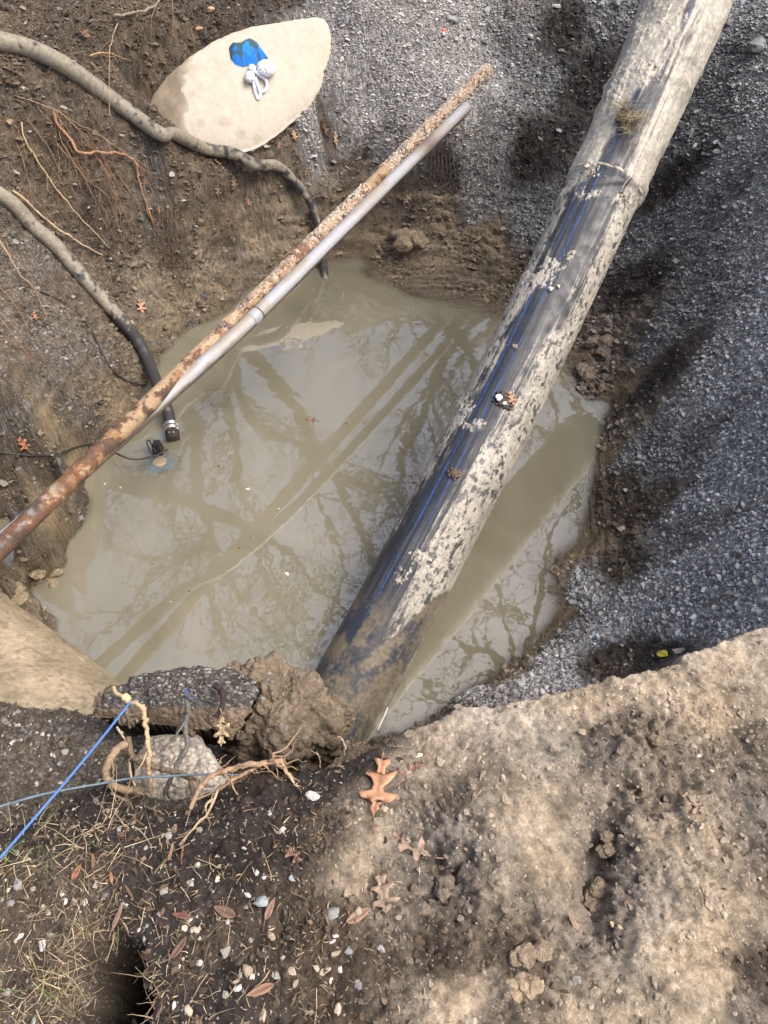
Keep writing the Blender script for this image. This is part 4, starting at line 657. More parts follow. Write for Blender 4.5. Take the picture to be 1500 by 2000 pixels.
# ================================================================== ROOTS, STICKS, ROPES
M_ROOT = mat('root_bark', rough=.85, var=.3, vs=120, bs=.6, bsc=250)
def rootobj(name, label, cat, strands, group=None, colv=.15, seed=0):
    """strands: (points, r0, r1, colour, twigs); points are (px, py, lift) or xyz arrays"""
    rs = np.random.default_rng(seed+99); mb = MB()
    for pts, r0, r1, c, tw in strands:
        W_ = np.array([p if isinstance(p, np.ndarray) else G(p[0], p[1], p[2] if len(p) > 2 else .012) for p in pts]); n = max(24, len(pts)*12); C = spline(W_, n)
        L = np.linalg.norm(np.diff(C, axis=0), axis=1).sum(); wob = np.stack([fbm(np.arange(n)*.25+seed*3, np.full(n, q*5.+seed), None, 1., 3, seed+q) for q in range(3)], 1); C = C+wob*min(.012, L*.03)*np.sin(np.linspace(0, math.pi, n))[:, None]
        R = np.linspace(r0, r1, n)*(1+.22*fbm(np.arange(n)*.5, np.zeros(n)+seed, None, 1., 2, seed+4)); cc = np.array(c)*(1+.45*fbm(np.arange(n)*.4, np.zeros(n)+3, None, 1., 3, seed+6))[:, None]; mb.tube(C, R, 8 if r0 > .003 else 5, cc, .2, seed)
        for j in range(tw):
            i = rs.integers(2, n-2); d = C[i+1]-C[i-1]; d /= np.linalg.norm(d); v = rs.normal(size=3); v -= v.dot(d)*d; v /= np.linalg.norm(v); l = rs.uniform(.15, .45)*min(L, .5); dd = d*.75+v*.6; m = 8
            w_ = np.cumsum(rs.normal(size=(m, 3))*.06*l, 0); Cc = C[i]+dd*np.linspace(0, l, m)[:, None]+w_-np.array([0, 0, 1])*np.linspace(0, .25*l, m)[:, None]; Cc[:, 2] = np.maximum(Cc[:, 2], TZ(Cc[:, 0], Cc[:, 1])+.002)
            mb.tube(Cc, np.linspace(min(r1, R[i]*.5), .0006, m), 4, np.array(c)*rs.uniform(.7, 1.15))
        seed += 1
    o = mb.build(name, M_ROOT); tag(recentre(o), label, cat, group); return o
RC, RO, RT, RD = (.30, .205, .13), (.30, .17, .10), (.42, .32, .20), (.14, .10, .07)
gr = 'tree roots hanging out of the left bank'
rootobj('root', 'thick reddish root bending sharply right across the left bank', 'root', [([(112,238,.04),(118,262,.05),(140,290,.06),(163,322,.06),(200,324,.07),(240,330,.08),(270,342,.07),(277,375,.06),(290,415,.05),(302,445,.02)], .0078, .004, RO, 8)], gr, seed=1)
rootobj('root', 'pale fibrous root with many hair roots below the upper hose', 'root', [([(32,200,.03),(70,215,.04),(110,234,.05),(160,260,.04),(220,290,.03),(292,336,.02)], .0028, .0012, RC, 14), ([(112,236,.05),(130,300,.05),(170,360,.04),(215,400,.03),(240,470,.02)], .0024, .001, RC, 12), ([(125,240,.05),(180,300,.06),(250,380,.05),(300,440,.03)], .0018, .0008, RC, 10), ([(110,240,.05),(120,320,.04),(118,390,.02)], .0016, .0008, RC, 8)]+[([(x0,y0,.05),((x0+x1)/2+6,(y0+y1)/2-8,.06),(x1,y1,.02)], .0017, .0008, cc_, 7) for x0,y0,x1,y1,cc_ in ((60,250,150,420,RC),(85,235,190,400,RC),(150,262,262,462,RO),(135,250,238,380,RC),(118,300,210,452,RC),(40,300,70,430,RC),(170,300,280,420,RC),(20,250,60,330,RC),(150,330,225,470,(.2,.13,.085)),(200,330,250,500,RC))]+[([(112,236,.05),(114,250,.05)], .002, .002, RC, 0)], gr, seed=2)
rootobj('root', 'long thin pale root running straight down the left bank', 'root', [([(48,255,.04),(55,290,.05),(90,350,.06),(140,420,.06),(180,460,.05),(216,492,.02)], .0042, .0018, RT, 4)], gr, seed=3)
rootobj('stick', 'pale peeled stick lying against the lower hose', 'stick', [([(32,392,.05),(60,415,.06),(100,450,.05),(150,482,.04),(192,500,.02),(202,502,.01)], .0068, .0028, RT, 1)], seed=4)
rootobj('root', 'fibrous pale root at the left photo edge below the lower hose', 'root', [([(-10,462,.04),(15,500,.05),(45,550,.05),(70,575,.04),(95,625,.02)], .0052, .0015, RC, 14)], gr, seed=5)
rootobj('root', 'reddish hair roots spread at the far left under the thin cable', 'root', [([(-20,600,.03),(10,640,.04),(40,680,.03),(80,720,.01)], .0022, .0008, RO, 10), ([(-10,560,.03),(30,600,.03),(60,650,.02)], .0018, .0008, RO, 8)], gr, seed=6)
rootobj('root', 'thin dark root crossing the mud above the reddish root', 'root', [([(8,140,.02),(40,158,.03),(62,180,.03),(80,210,.01)], .0035, .0018, (.10,.085,.07), 3)], gr, seed=7)
rootobj('root', 'bent grey stick root poking out at the top left of the bank', 'root', [([(225,43,.03),(250,46,.04),(285,42,.05),(310,30,.05),(325,5,.05),(332,-20,.03)], .0062, .0058, (.24,.20,.15), 1)], gr, seed=8)
rootobj('root', 'short hanging roots under the bent grey stick at the top', 'root', [([(340,20,.05),(342,50,.05),(338,80,.02)], .003, .001, RC, 4), ([(310,25,.04),(300,50,.04),(296,75,.01)], .003, .001, RC, 3)], gr, seed=9)
rootobj('root', 'upright thin root crossing the upper hose on the left', 'root', [([(235,68,.05),(230,110,.09),(224,160,.10),(216,235,.02)], .0032, .0026, RC, 4), ([(178,122,.03),(210,120,.04),(258,127,.02)], .004, .002, (.36,.26,.15), 3), ([(180,130,.02),(190,145,.03),(212,150,.01)], .003, .001, RC, 2)], gr, seed=10)
rootobj('root', 'brown curtain of fine roots hanging beside the steep mud hollow', 'root', [([(300+i*9,400+i*4,.03),(306+i*9,470+i*5,.05),(310+i*8,540,.02)], .002, .0008, (.13,.085,.05), 7) for i in range(6)], gr, seed=11)
rootobj('root', 'dark hairy roots hanging below the muddy end of the grey conduit', 'root', [([(835+i*7,300+i*3,.03),(832+i*8,345+i*2,.05),(828+i*7,385-i*3,.02)], .002, .0008, (.12,.09,.065), 8) for i in range(8)], seed=12)
rootobj('root', 'thin pale curved root right of the grey conduit on the gravel', 'root', [([(880,292,.02),(900,280,.03),(915,268,.03),(928,256,.01)], .003, .0012, RC, 3)], seed=13)
rootobj('root', 'thin reddish vertical root at the top beside the large pale stones', 'root', [([(1010,-20,.02),(1011,20,.03),(1006,60,.02)], .0032, .002, (.3,.2,.13), 2)], seed=14)
rootobj('root', 'short dark root stub beside the rusty pipe where the hose dips', 'root', [([(608,403,.02),(625,397,.04),(642,401,.04)], .0055, .004, (.04,.035,.03), 0)], seed=15)
# foreground roots
def A(px, py, z): return P(px, py, z)
rootobj('root', 'knotty tan root standing up over the asphalt slab, tied with the blue string', 'root', [([A(222,1342,-.06), A(226,1352,-.055), A(240,1362,-.05), A(255,1372,-.05), A(278,1382,-.05), A(285,1410,-.07), A(289,1450,-.09), A(291,1500,-.13), A(293,1545,-.2)], .0045, .0058, RT, 1), ([A(243,1360,-.05), A(252,1368,-.05)], .0095, .008, (.62,.50,.27), 0), ([A(276,1379,-.05), A(282,1388,-.055)], .0078, .0065, RT, 0)], seed=16)
rootobj('root', 'thick curled tan root arching like a hook in front of the slab', 'root', [([A(246,1453,-.10), A(230,1462,-.09), A(214,1485,-.09), A(206,1510,-.10), A(215,1528,-.10), A(240,1540,-.12), A(275,1545,-.2)], .0090, .0078, (.25,.19,.125), 6)], seed=17)
rootobj('root', 'brown mossy root running right from the hooked root over the concrete lump', 'root', [([A(250,1440,-.12), A(256,1470,-.13), A(275,1490,-.13), A(310,1500,-.13), A(345,1508,-.12), A(370,1522,-.12), A(376,1545,-.13)], .007, .0055, (.16,.12,.08), 8)], seed=18)
rootobj('root', 'small branching root beside the hooked root pointing down', 'root', [([A(228,1420,-.12), A(240,1438,-.12), A(252,1452,-.12)], .003, .002, (.45,.38,.28), 3)], seed=19)
rootobj('root', 'thin pale root standing right inside the curl of the hooked root', 'root', [([A(252,1490,-.12), A(256,1515,-.11), A(264,1535,-.12)], .0032, .002, RT, 3)], seed=29)
rootobj('root', 'long rusty brown root with side shoots lying over the hole edge', 'root', [([A(372,1580,.0), A(385,1548,.01), A(405,1522,.02), A(440,1505,.03), A(490,1494,.03), A(552,1486,.02)], .0048, .0062, RC, 16), ([A(552,1488,.02), A(558,1505,.01), A(572,1525,.0), A(580,1545,-.01)], .0045, .0018, RT, 4), ([A(430,1540,.0), A(460,1520,.02), A(500,1500,.02)], .004, .003, RC, 10)], seed=20)
rootobj('root', 'thin forked root hanging down into the dark soil under the rusty root', 'root', [([A(425,1545,.02), A(405,1590,.02), A(385,1610,.02), A(350,1650,.01)], .003, .0015, RT, 6), ([A(415,1560,.02), A(402,1575,.02), A(405,1600,.01)], .003, .0012, RT, 4)], seed=21)
rootobj('root', 'small pale forked root standing at the foot of the big pipe', 'root', [([A(672,1475,-.1), A(673,1458,-.07), A(668,1442,-.05), A(660,1438,-.05)], .0022, .001, (.5,.42,.32), 5)], seed=22)
rootobj('root', 'small upright root twig left of the pale forked one', 'root', [([A(625,1500,-.12), A(624,1482,-.09), A(618,1468,-.08)], .002, .001, (.42,.32,.22), 4)], seed=23)
rootobj('root', 'tiny root twig under the earth clod', 'root', [([A(546,1500,-.12), A(560,1475,-.1), A(566,1470,-.1)], .002, .001, (.42,.32,.24), 3)], seed=24)
rootobj('stick', 'dark purple strip of bark drooping over the asphalt slab', 'bark', [([A(420,1338,-.135), A(432,1348,-.13), A(436,1365,-.13), A(432,1385,-.14), A(422,1400,-.15)], .009, .006, (.035,.022,.028), 0)], seed=25)
M_STR = mat('blue_string', rough=.6, color=(.06, .16, .40), var=.35, vs=200, bs=.3)
def strand(name, pts, r, m, label, cat, c=(.5,.5,.5), n=120): 
    o = MB().tube(spline(np.array(pts), n), r, 8, c, .08, 3).build(name, m); tag(recentre(o), label, cat); return o
strand('blue_string', [A(-60,1730,.03), A(0,1675,.03), A(60,1606,.025), A(130,1525,.01), A(200,1440,-.02), A(254,1372,-.045)], .0030, M_STR, 'bright blue string stretched from the left edge to the knotty root', 'string')
strand('blue_wire', [A(-60,1590,-.02), A(0,1575,-.04), A(90,1550,-.06), A(200,1530,-.09), A(260,1520,-.10), A(330,1516,-.10), A(400,1512,-.11), A(470,1514,-.13)], .0028, mat('dusty_blue_wire', rough=.5, color=(.11, .16, .21), var=.4, vs=30), 'thin dusty blue wire lying across the ledge beneath the string', 'wire')
o = rootobj('frayed_rope', 'frayed grey rope hanging over the slab with a blue tip', 'rope', [([A(362,1358,-.10), A(367,1385,-.09), A(362,1420,-.10), A(364,1460,-.11), A(348,1492,-.12), A(336,1515,-.13), A(322,1550,-.18)], .0062, .0050, (.12,.12,.11), 8), ([A(362,1345,-.10), A(366,1362,-.10), A(378,1364,-.10)], .0034, .003, (.07,.13,.33), 8)], seed=26)
strand('white_twine', [A(738,1425,-.25), A(750,1400,-.28), A(757,1382,-.3)], .0016, mat('white_twine', color=(.6, .6, .6)), 'thin white twine hanging beside the foot of the big pipe', 'twine')

# ================================================================== LEAVES
M_LEAF = mat('dry_leaf', rough=.6, var=.25, vs=90, bs=.3, bsc=160, wetvar=.15)
OAK = [(0,0),(.02,.08),(.10,.14),(.06,.20),(.20,.26),(.32,.24),(.40,.33),(.24,.37),(.12,.38),(.10,.47),(.22,.56),(.37,.60),(.33,.68),(.20,.66),(.09,.65),(.09,.75),(.18,.84),(.14,.88),(.06,.86),(.0,1.)]
def leaf_arr(size, kind, curl, rs, wd=1.):
    if kind == 'oak': R_ = [(x*rs.uniform(.8, 1.15), y+rs.uniform(-.015, .015)) for x, y in OAK]; Lf = [(-x*rs.uniform(.8, 1.15), y+rs.uniform(-.02, .02)) for x, y in OAK[1:-1]][::-1]
    else: R_ = [(0, 0), (.05, .1), (.11, .3), (.12, .5), (.10, .7), (.05, .9), (0, 1)] if kind == 'willow' else [(0, 0), (.12, .08), (.25, .25), (.28, .45), (.22, .7), (.10, .9), (0, 1)]; Lf = [(-x, y) for x, y in R_[1:-1]][::-1]
    pts = np.array(R_+Lf); n = len(pts); y = pts[:, 1]; mid = np.c_[np.zeros(n), y]; ring = [mid, mid*.5+pts*.5, pts]; V = np.concatenate(ring)
    V = np.c_[V, np.zeros(len(V))]; V[:, 0] *= wd*(1.9 if False else 1); V[:, 1] -= .5; V[:, 2] = np.abs(V[:, 0])*.35*curl+curl*.9*V[:, 1]**2*rs.uniform(-.3, .8)+.05*fbm(V[:, 0]*3+rs.uniform(0, 9), V[:, 1]*3, None, 1.5, 2, 3); V *= size
    Q = np.concatenate([np.stack([np.arange(n), (np.arange(n)+1) % n, (np.arange(n)+1) % n+n, np.arange(n)+n], 1)+k*n for k in (0, 1)]); th = .0012
    U = V.copy(); U[:, 2] -= th; V2 = np.concatenate([V, U]); e = 2*n+np.arange(n); e2 = 2*n+(np.arange(n)+1) % n; Qs = np.stack([e, e2, e2+3*n, e+3*n], 1); return V2, np.concatenate([Q, Q[:, ::-1]+3*n, Qs]), 3*n
def leaf(px, py, size, ang, c, label, kind='oak', lift=.006, curl=.5, seed=0, pos=None, nrm=None, tilt=0., stem=True, wd=None):
    rs = np.random.default_rng(seed+int(px)*7+int(py)); V, Q, n3 = leaf_arr(size, kind, curl, rs, wd or rs.uniform(.5, .95)); rr = np.abs(V[:, 0])/size
    cc = np.array(c)*(1+.35*fbm(V[:, 0]/size*6, V[:, 1]/size*6, None, 1., 3, seed)-.35*np.exp(-(rr/.012)**2))[:, None]
    mb = MB().add(V, Q, None, cc)
    if stem: mb.tube(np.array([[0, -.5, .0], [.02, -.58, .03], [.06, -.70, .02]])*size, [.0012, .001, .001], 5, np.array(c)*.8)
    p = pos if pos is not None else G(px, py, lift)
    if nrm is None:
        e = .02; nrm = np.array([-(TZ(p[0]+e, p[1])-TZ(p[0]-e, p[1]))/(2*e), -(TZ(p[0], p[1]+e)-TZ(p[0], p[1]-e))/(2*e), 1.]); nrm = nrm*np.array([.7, .7, 1])
    nrm = nrm/np.linalg.norm(nrm); a = math.radians(ang); x = np.array([math.cos(a), math.sin(a), 0]); x -= x.dot(nrm)*nrm; x /= np.linalg.norm(x); y = np.cross(nrm, x)
    V = np.concatenate(mb.V); mb.V = [V[:, :1]*x+V[:, 1:2]*y+V[:, 2:3]*nrm]; o = mb.build('leaf', M_LEAF, None, True); o.location = p; tag(o, label, 'leaf', 'fallen leaves about the pit'); return o
OR, TN, BR, PK, DK = (.34,.17,.09), (.28,.19,.115), (.12,.072,.048), (.24,.14,.105), (.07,.045,.035)
leaf(740,1535,.150,-8,(.42,.225,.13),'large orange oak leaf on the dark soil at the near rim',lift=.014,curl=.5,seed=3,wd=.62)
leaf(798,1652,.10,65,(.31,.22,.165),'muddy pink oak leaf half pressed into the near mud',lift=.006,curl=.15)
leaf(748,1745,.080,10,(.27,.20,.14),'dull tan oak leaf below the muddy pink one',lift=.007,curl=.4)
leaf(802,1508,.07,-50,(.30,.17,.12),'dull reddish leaf smeared in mud right of the large orange one',lift=.004,curl=.1)
leaf(510,1935,.05,110,(.24,.14,.085),'curled brown leaf beside the bottom white stones','plain',lift=.01,curl=.9)
leaf(356,1790,.038,80,(.15,.07,.05),'dark red oval leaf left of the square grey stone','plain',lift=.008,curl=.5)
leaf(232,1795,.062,-30,(.30,.21,.15),'long pale narrow leaf above the grassy hole','willow',lift=.012,curl=.3)
leaf(336,1666,.034,-8,(.30,.18,.11),'small brown narrow leaf, left one of the upright pair','willow',lift=.01)
leaf(358,1667,.034,5,(.24,.11,.07),'small dark red narrow leaf, right one of the upright pair','willow',lift=.01)
leaf(185,1686,.032,15,(.26,.14,.08),'small orange narrow leaf in the dry grass','willow',lift=.012)
leaf(220,1716,.022,20,(.32,.16,.08),'tiny orange leaf right of the dry grass','plain',lift=.01)
leaf(152,1706,.03,-20,(.26,.11,.06),'small rust red leaf standing in the grass','plain',lift=.01)
leaf(256,1746,.036,40,BR,'small brown leaf above the long pale one','willow',lift=.01)
leaf(440,1782,.045,70,BR,'brown crumpled leaf above the blocky pale stone','plain',lift=.008,curl=.8)
leaf(528,1778,.04,-20,PK,'pinkish curled leaf just right of the big bluish stone','plain',lift=.01,curl=.8)
leaf(352,1852,.045,-35,BR,'brown leaf scrap left of the twin twigs','plain',lift=.008,curl=.8)
leaf(570,1670,.055,60,(.20,.11,.08),'dull purple brown leaf on dark soil at the mud border',lift=.006)
leaf(700,1790,.05,-60,(.24,.15,.10),'torn brown leaf scrap right of the large grey stone','plain',lift=.008,curl=.7)
leaf(1352,1570,.06,40,(.25,.19,.13),'mud coated pinkish leaf in the right foreground',lift=.006,curl=.2)
leaf(1118,1800,.035,20,(.30,.20,.15),'small pink brown leaf in the mud beside the pale pebble pair','plain',lift=.006)
leaf(1030,1912,.04,70,(.13,.08,.06),'dark curled leaf by the bottom mud lumps','plain',lift=.01,curl=.8)
leaf(432,1425,.085,172,(.50,.40,.25),'pale tan oak leaf hanging over the black hole',pos=P(433,1428,-.16),nrm=np.array([.1,-.75,.55]),curl=.3)
far_leaves = [(425,321,.062,40,OR,'orange leaf right below the upper hose bend'),(457,360,.07,10,TN,'tan oak leaf on the bank under the orange one'),(426,376,.062,-5,TN,'yellowish leaf standing on the mud left of the tan one'),(486,398,.06,75,(.42,.22,.14),'pinkish leaf lying flat nearest the hose curve'),(507,343,.045,60,TN,'small tan leaf close above the hose curve'),(575,268,.058,30,(.45,.29,.16),'tan oak leaf right of the concrete dome tip'),
 (545,288,.05,0,PK,'pinkish leaf left of its twin under the dome tip'),(563,286,.045,120,TN,'small tan leaf next to the pinkish one by the dome'),(655,274,.085,20,(.52,.38,.22),'pale yellow oak leaf at the foot of the gravel slope'),(634,254,.09,80,(.15,.08,.05),'dark brown curled leaf above the pale yellow one'),(699,290,.06,-30,TN,'tan leaf halfway between yellow leaf and rusty pipe'),(735,255,.065,50,(.48,.34,.22),'pale leaf with white grit near the rusty pipe'),(682,258,.045,10,PK,'faint pinkish leaf between the yellow leaf and white gritty leaf'),
 (598,341,.055,-20,PK,'pink brown leaf on mud right of the hose curve'),(276,601,.085,15,(.42,.25,.16),'pinkish oak leaf on clay just above the lower hose elbow'),(312,413,.05,60,OR,'small orange leaf at the tip of the bent reddish root'),(70,622,.05,30,OR,'small orange leaf beside the thin cable top'),(47,871,.085,70,(.46,.20,.11),'rust orange leaf above the power cable at the left edge'),(796,392,.075,-60,(.36,.26,.16),'pointed tan leaf under the grey conduit by the hanging roots'),(225,552,.05,110,BR,'brown leaf scrap on the wet left bank'),(168,68,.06,-20,(.25,.14,.08),'brown leaf on the upper left bank'),(965,395,.04,20,BR,'dark leaf scrap on the ledge left of the big pipe')]
for i, (a, b, sz, an, c, lb) in enumerate(far_leaves): leaf(a, b, sz, an, c, lb, seed=i, lift=.012, curl=.8)
p, nn_ = on_pipe(998, 778, .008); leaf(998, 778, .062, 20, (.50, .26, .15), 'orange oak leaf stuck on top of the big pipe', pos=p, nrm=nn_, seed=5)
leaf(607, 820, .06, 80, (.28, .14, .09), 'reddish leaf floating in the middle of the muddy water', pos=P(607, 820, WZ+.002), nrm=np.array([0, 0, 1.]), curl=.02, seed=6)
leaf(785, 878, .05, 30, (.22, .12, .08), 'dark red leaf floating close to the big pipe', pos=P(785, 878, WZ+.002), nrm=np.array([0, 0, 1.]), curl=.02, seed=7)
p = G(1290, 1284, .02); leaf(1289, 1281, .055, 20, (.62, .58, .06), 'bright yellow leaf scrap under the right rim', 'plain', pos=p, seed=8, curl=.9)

# ================================================================== STONES one can pick out
def stone(px, py, r, c, label, seed=0, sub=2, flat=.6, up=.3, name='stone', cat='stone', on=None):
    p = (G(px, py) if on is None else on); V, F = rock_arr((0, 0, 0), (r*1.15, r*random.uniform(.6, 1.), r*flat), sub, seed+int(px)+3*int(py), .45); V[:, 2] += r*flat*up
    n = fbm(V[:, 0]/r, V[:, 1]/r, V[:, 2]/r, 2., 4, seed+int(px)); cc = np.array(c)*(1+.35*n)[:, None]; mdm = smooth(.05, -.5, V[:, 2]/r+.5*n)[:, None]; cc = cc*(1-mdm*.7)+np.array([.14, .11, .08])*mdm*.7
    o = mesh_obj(name, V, F, M_STONE, cc, False); o.location = p; tag(o, label, cat, 'loose stones on the ground' if name == 'stone' else None); return o
WH, GY, BLU, CRM, BUF = (.46,.445,.42), (.22,.225,.225), (.27,.32,.33), (.38,.325,.25), (.29,.24,.175)
ST = [(612,1555,.020,WH,'square white stone on the black soil left of the large orange leaf'),(550,1622,.014,WH,'flat white stone wedged in black soil below the square white one'),(527,1590,.008,WH,'little white stone between the square and the flat white ones'),(477,1657,.008,WH,'little white stone left above the grass free dark patch'),(572,1715,.012,BLU,'pale blue grey stone right of the dark soil middle'),
 (515,1762,.022,BLU,'large wedge shaped bluish stone'),(483,1748,.011,WH,'small white stone touching the wedge shaped bluish one'),(650,1785,.022,GY,'large plain grey stone at the edge of the tan mud'),(372,1795,.010,WH,'small white stone right of the dark red oval leaf'),(383,1816,.013,CRM,'blocky cream stone under the small white one'),(530,1828,.014,BUF,'rounded buff stone below the wedge shaped bluish one'),
 (36,1833,.016,WH,'white stone at the left edge, lower of two'),(35,1730,.017,GY,'grey stone at the left edge among the grass'),(20,1765,.014,GY,'dull grey stone just below the left edge grey one'),(18,1738,.009,WH,'small white stone at the very left edge'),(82,1846,.015,(.45,.43,.42),'upright pale grey stone right of the lower left white one'),(120,1745,.011,WH,'white stone forming the top of a little heap'),(126,1760,.010,WH,'white stone at the bottom of the little heap'),(166,1761,.010,WH,'white stone standing alone right of the little heap'),(82,1772,.009,CRM,'small cream stone left of the little heap'),
 (390,1880,.009,WH,'small bright stone above the bottom twigs'),(492,1908,.012,WH,'white stone above the curled brown leaf'),(485,1895,.015,BUF,'buff stone right above the curled leaf white one'),(465,1930,.012,(.45,.46,.48),'light grey stone left of the curled brown leaf'),(340,1965,.010,WH,'white stone near the bottom, left of the cream blocky one'),(370,1975,.016,CRM,'cream blocky stone at the bottom edge'),(515,1985,.014,CRM,'cream stone at the bottom edge under the curled leaf'),(608,1978,.009,CRM,'small cream stone at the bottom centre'),(660,1972,.014,CRM,'pale stone at the bottom centre right'),
 (570,1897,.014,CRM,'cream stone with a buff one just beneath it'),(578,1921,.010,BUF,'small buff stone beneath the cream stone'),(635,1897,.015,CRM,'narrow cream stone, left of three close stones'),(618,1891,.010,CRM,'small cream stone at the left end of the pale cluster'),(665,1895,.013,WH,'whitish stone, right of three close stones'),(657,1862,.015,BUF,'long buff stone topping the pale cluster'),(650,1840,.009,WH,'small whitish stone above the long buff one'),(682,1858,.013,GY,'greyish stone right of the long buff one'),(700,1922,.015,GY,'grey stone right of the pale cluster'),(647,1915,.008,WH,'tiny pale stone beneath the pale cluster'),(700,1780,.014,(.30,.27,.22),'brownish stone right of the large plain grey one'),(655,1828,.008,WH,'tiny white stone on top of the pale cluster'),
 (460,1918,.009,CRM,'little cream stone near the light grey stone'),(424,1717,.009,(.58,.45,.38),'small pinkish white stone on dark soil'),(445,1800,.009,(.40,.40,.40),'small grey stone near the brown crumpled leaf'),(106,1660,.007,WH,'tiny white stone beside the grass under the string'),(318,1632,.007,CRM,'tiny cream stone between the grass tufts'),
 (818,1476,.012,(.60,.52,.38),'round pale stone on the tan mud right of the large orange leaf'),(992,1464,.011,BUF,'oval buff stone in the tan mud'),(935,1482,.012,(.30,.25,.19),'mud coloured stone left of the oval buff one'),(1137,1432,.015,BUF,'rounded tan stone near the sunlit rim'),(1365,1476,.009,WH,'small white stone in the right lumpy mud'),(1390,1506,.008,(.62,.58,.45),'small cream white stone below the right white one'),(1355,1458,.012,BUF,'buff stone just above the right white one'),(1205,1535,.007,WH,'tiny white stone in the middle of the lumpy mud'),
 (1195,1806,.010,(.46,.37,.25),'pale pebble, left of an upright pair in the mud'),(1210,1812,.010,(.46,.37,.25),'pale pebble, right of an upright pair in the mud'),(975,1725,.010,BUF,'buff pebble in the muddy footprint area'),(1350,1658,.008,CRM,'small cream stone in the right tan mud'),(1030,1938,.014,(.42,.34,.22),'tan lump stone near the bottom middle'),(1252,1352,.008,BUF,'small tan stone close to the sunlit rim'),
 (1088,14,.045,(.40,.43,.45),'pale blue grey stone alone at the top centre'),(1035,72,.040,(.40,.42,.42),'angular whitish stone below the top centre one'),(882,40,.055,(.30,.31,.31),'large grey stone tilted on the top gravel'),(952,22,.046,(.28,.31,.32),'grey stone right of the tilted one'),(866,68,.034,(.38,.40,.42),'pale stone touching the orange brick chip'),(891,77,.030,(.40,.40,.37),'pale stone right of the orange brick chip'),(1050,78,.026,(.38,.40,.40),'small pale stone beside the angular whitish one'),(915,55,.034,(.27,.26,.25),'dull stone below the top grey ones'),(1175,10,.046,(.26,.28,.30),'bluish stone left of the big pipe top'),(1205,8,.052,(.23,.24,.25),'dark grey stone nearest the big pipe top'),
 (1357,287,.036,(.38,.42,.46),'pale bluish stone right of the big pipe, front of a cluster'),(1400,279,.032,(.34,.36,.37),'pale stone in the middle of the right cluster'),(1445,272,.032,(.34,.37,.38),'light stone at the right end of the right cluster'),(1402,298,.034,(.25,.24,.21),'flat brownish stone at the bottom of the right cluster'),(1375,302,.026,(.20,.21,.21),'dark stone inside the right cluster'),(1377,276,.024,(.30,.33,.34),'grey stone behind the right cluster'),(1352,255,.026,(.28,.29,.29),'grey stone above the right cluster'),(1478,92,.085,(.20,.23,.24),'large half buried grey rock at the right edge'),(1470,20,.05,(.22,.24,.26),'dull blue rock near the top right corner'),(1425,45,.045,(.18,.19,.20),'dark rock below the top right corner'),
 (1191,836,.038,(.42,.44,.43),'whitish chunk at the water edge right of the pipe reflection'),(411,20,.040,(.34,.26,.17),'tan stone at the top left above the dome'),(389,57,.030,(.38,.26,.15),'orange tan stone left above the dome'),(167,72,.036,(.20,.13,.08),'reddish brown stone high on the left bank'),(667,117,.034,(.42,.42,.40),'pale stone in the gravel right of the dome'),(1312,468,.020,WH,'white pebble in the dark gravel right of the pipe'),(1270,785,.016,(.42,.44,.46),'pale chip among right gravel by the water'),(107,132,.030,(.34,.27,.19),'tan stone embedded beneath the upper hose'),(20,238,.034,(.34,.27,.18),'tan stone on the far left bank'),(396,578,.03,(.10,.115,.13),'dark blue stone set in the clay above the water')]
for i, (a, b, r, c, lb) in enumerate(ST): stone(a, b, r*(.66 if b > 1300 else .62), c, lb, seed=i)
stone(868, 60, .018, (.75, .16, .08), 'bright orange chip of brick on the top gravel', name='brick_chip', cat='brick', seed=3)
for (a, b, r, c, lb) in ((975,779,.016,(.62,.62,.60),'white stone on the mud lump on the big pipe'),(984,789,.009,(.60,.60,.58),'small white sliver beside the white stone on the big pipe'),(1075,565,.013,(.66,.62,.56),'white pebble, left of two on the big pipe'),(1090,560,.010,(.66,.62,.56),'white pebble, right of two on the big pipe'),(1147,325,.013,(.70,.60,.46),'cream pebble above the weld ring on the big pipe')):
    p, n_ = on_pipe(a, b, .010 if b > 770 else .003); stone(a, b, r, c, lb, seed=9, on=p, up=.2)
# lumps of mud on the big pipe
def lump(px, py, rx, ry, h, c, label, seed, white=.0):
    p, nr = on_pipe(px, py, .0); t = BT[np.argmin(np.linalg.norm(BC-p, axis=1))]; s = np.cross(nr, t); rs = np.random.default_rng(seed); mb = MB()
    for i in range(26):
        a, q = rs.uniform(0, 6.28), rs.uniform(0, 1)**.6; V, F = rock_arr((0, 0, 0), (1, 1, .8), 3, seed+i, .3, i % 2 == 0); k = h*rs.uniform(.35, .95)*(1.15-q*.75)
        V = V*k+np.array([math.cos(a)*rx*q, math.sin(a)*ry*q, k*.35]); pw = p+V[:, :1]*s+V[:, 1:2]*t+V[:, 2:3]*nr; V2 = pw; cc = np.array(c)*(1+.5*fbm(V[:, 0], V[:, 1], V[:, 2], 60., 3, i))[:, None]*rs.uniform(.7, 1.2)
        if rs.uniform() < white: cc = cc*.3+np.array([.5, .47, .42])*.7
        mb.add(V2, None, F, cc)
    o = mb.build('mud_lump', M_CLOD); tag(recentre(o), label, 'mud lump'); return o
lump(983, 783, .045, .040, .017, (.075, .065, .055), 'dark crumbly mud lump on the big pipe holding a leaf and white stone', 1)
lump(888, 926, .028, .020, .016, (.17, .12, .085), 'small brown mud lump low on the big pipe', 2)
lump(1005, 677, .013, .010, .009, (.22, .19, .15), 'tiny mud crumb on the blue stripe of the big pipe', 3)
lump(1068, 525, .040, .040, .0065, (.30, .27, .22), 'gritty pale mud patch across the blue stripes of the big pipe', 4, .08)
lump(1160, 345, .050, .022, .008, (.30, .27, .22), 'pale gritty mud bead at the pipe weld ring', 5, .3)
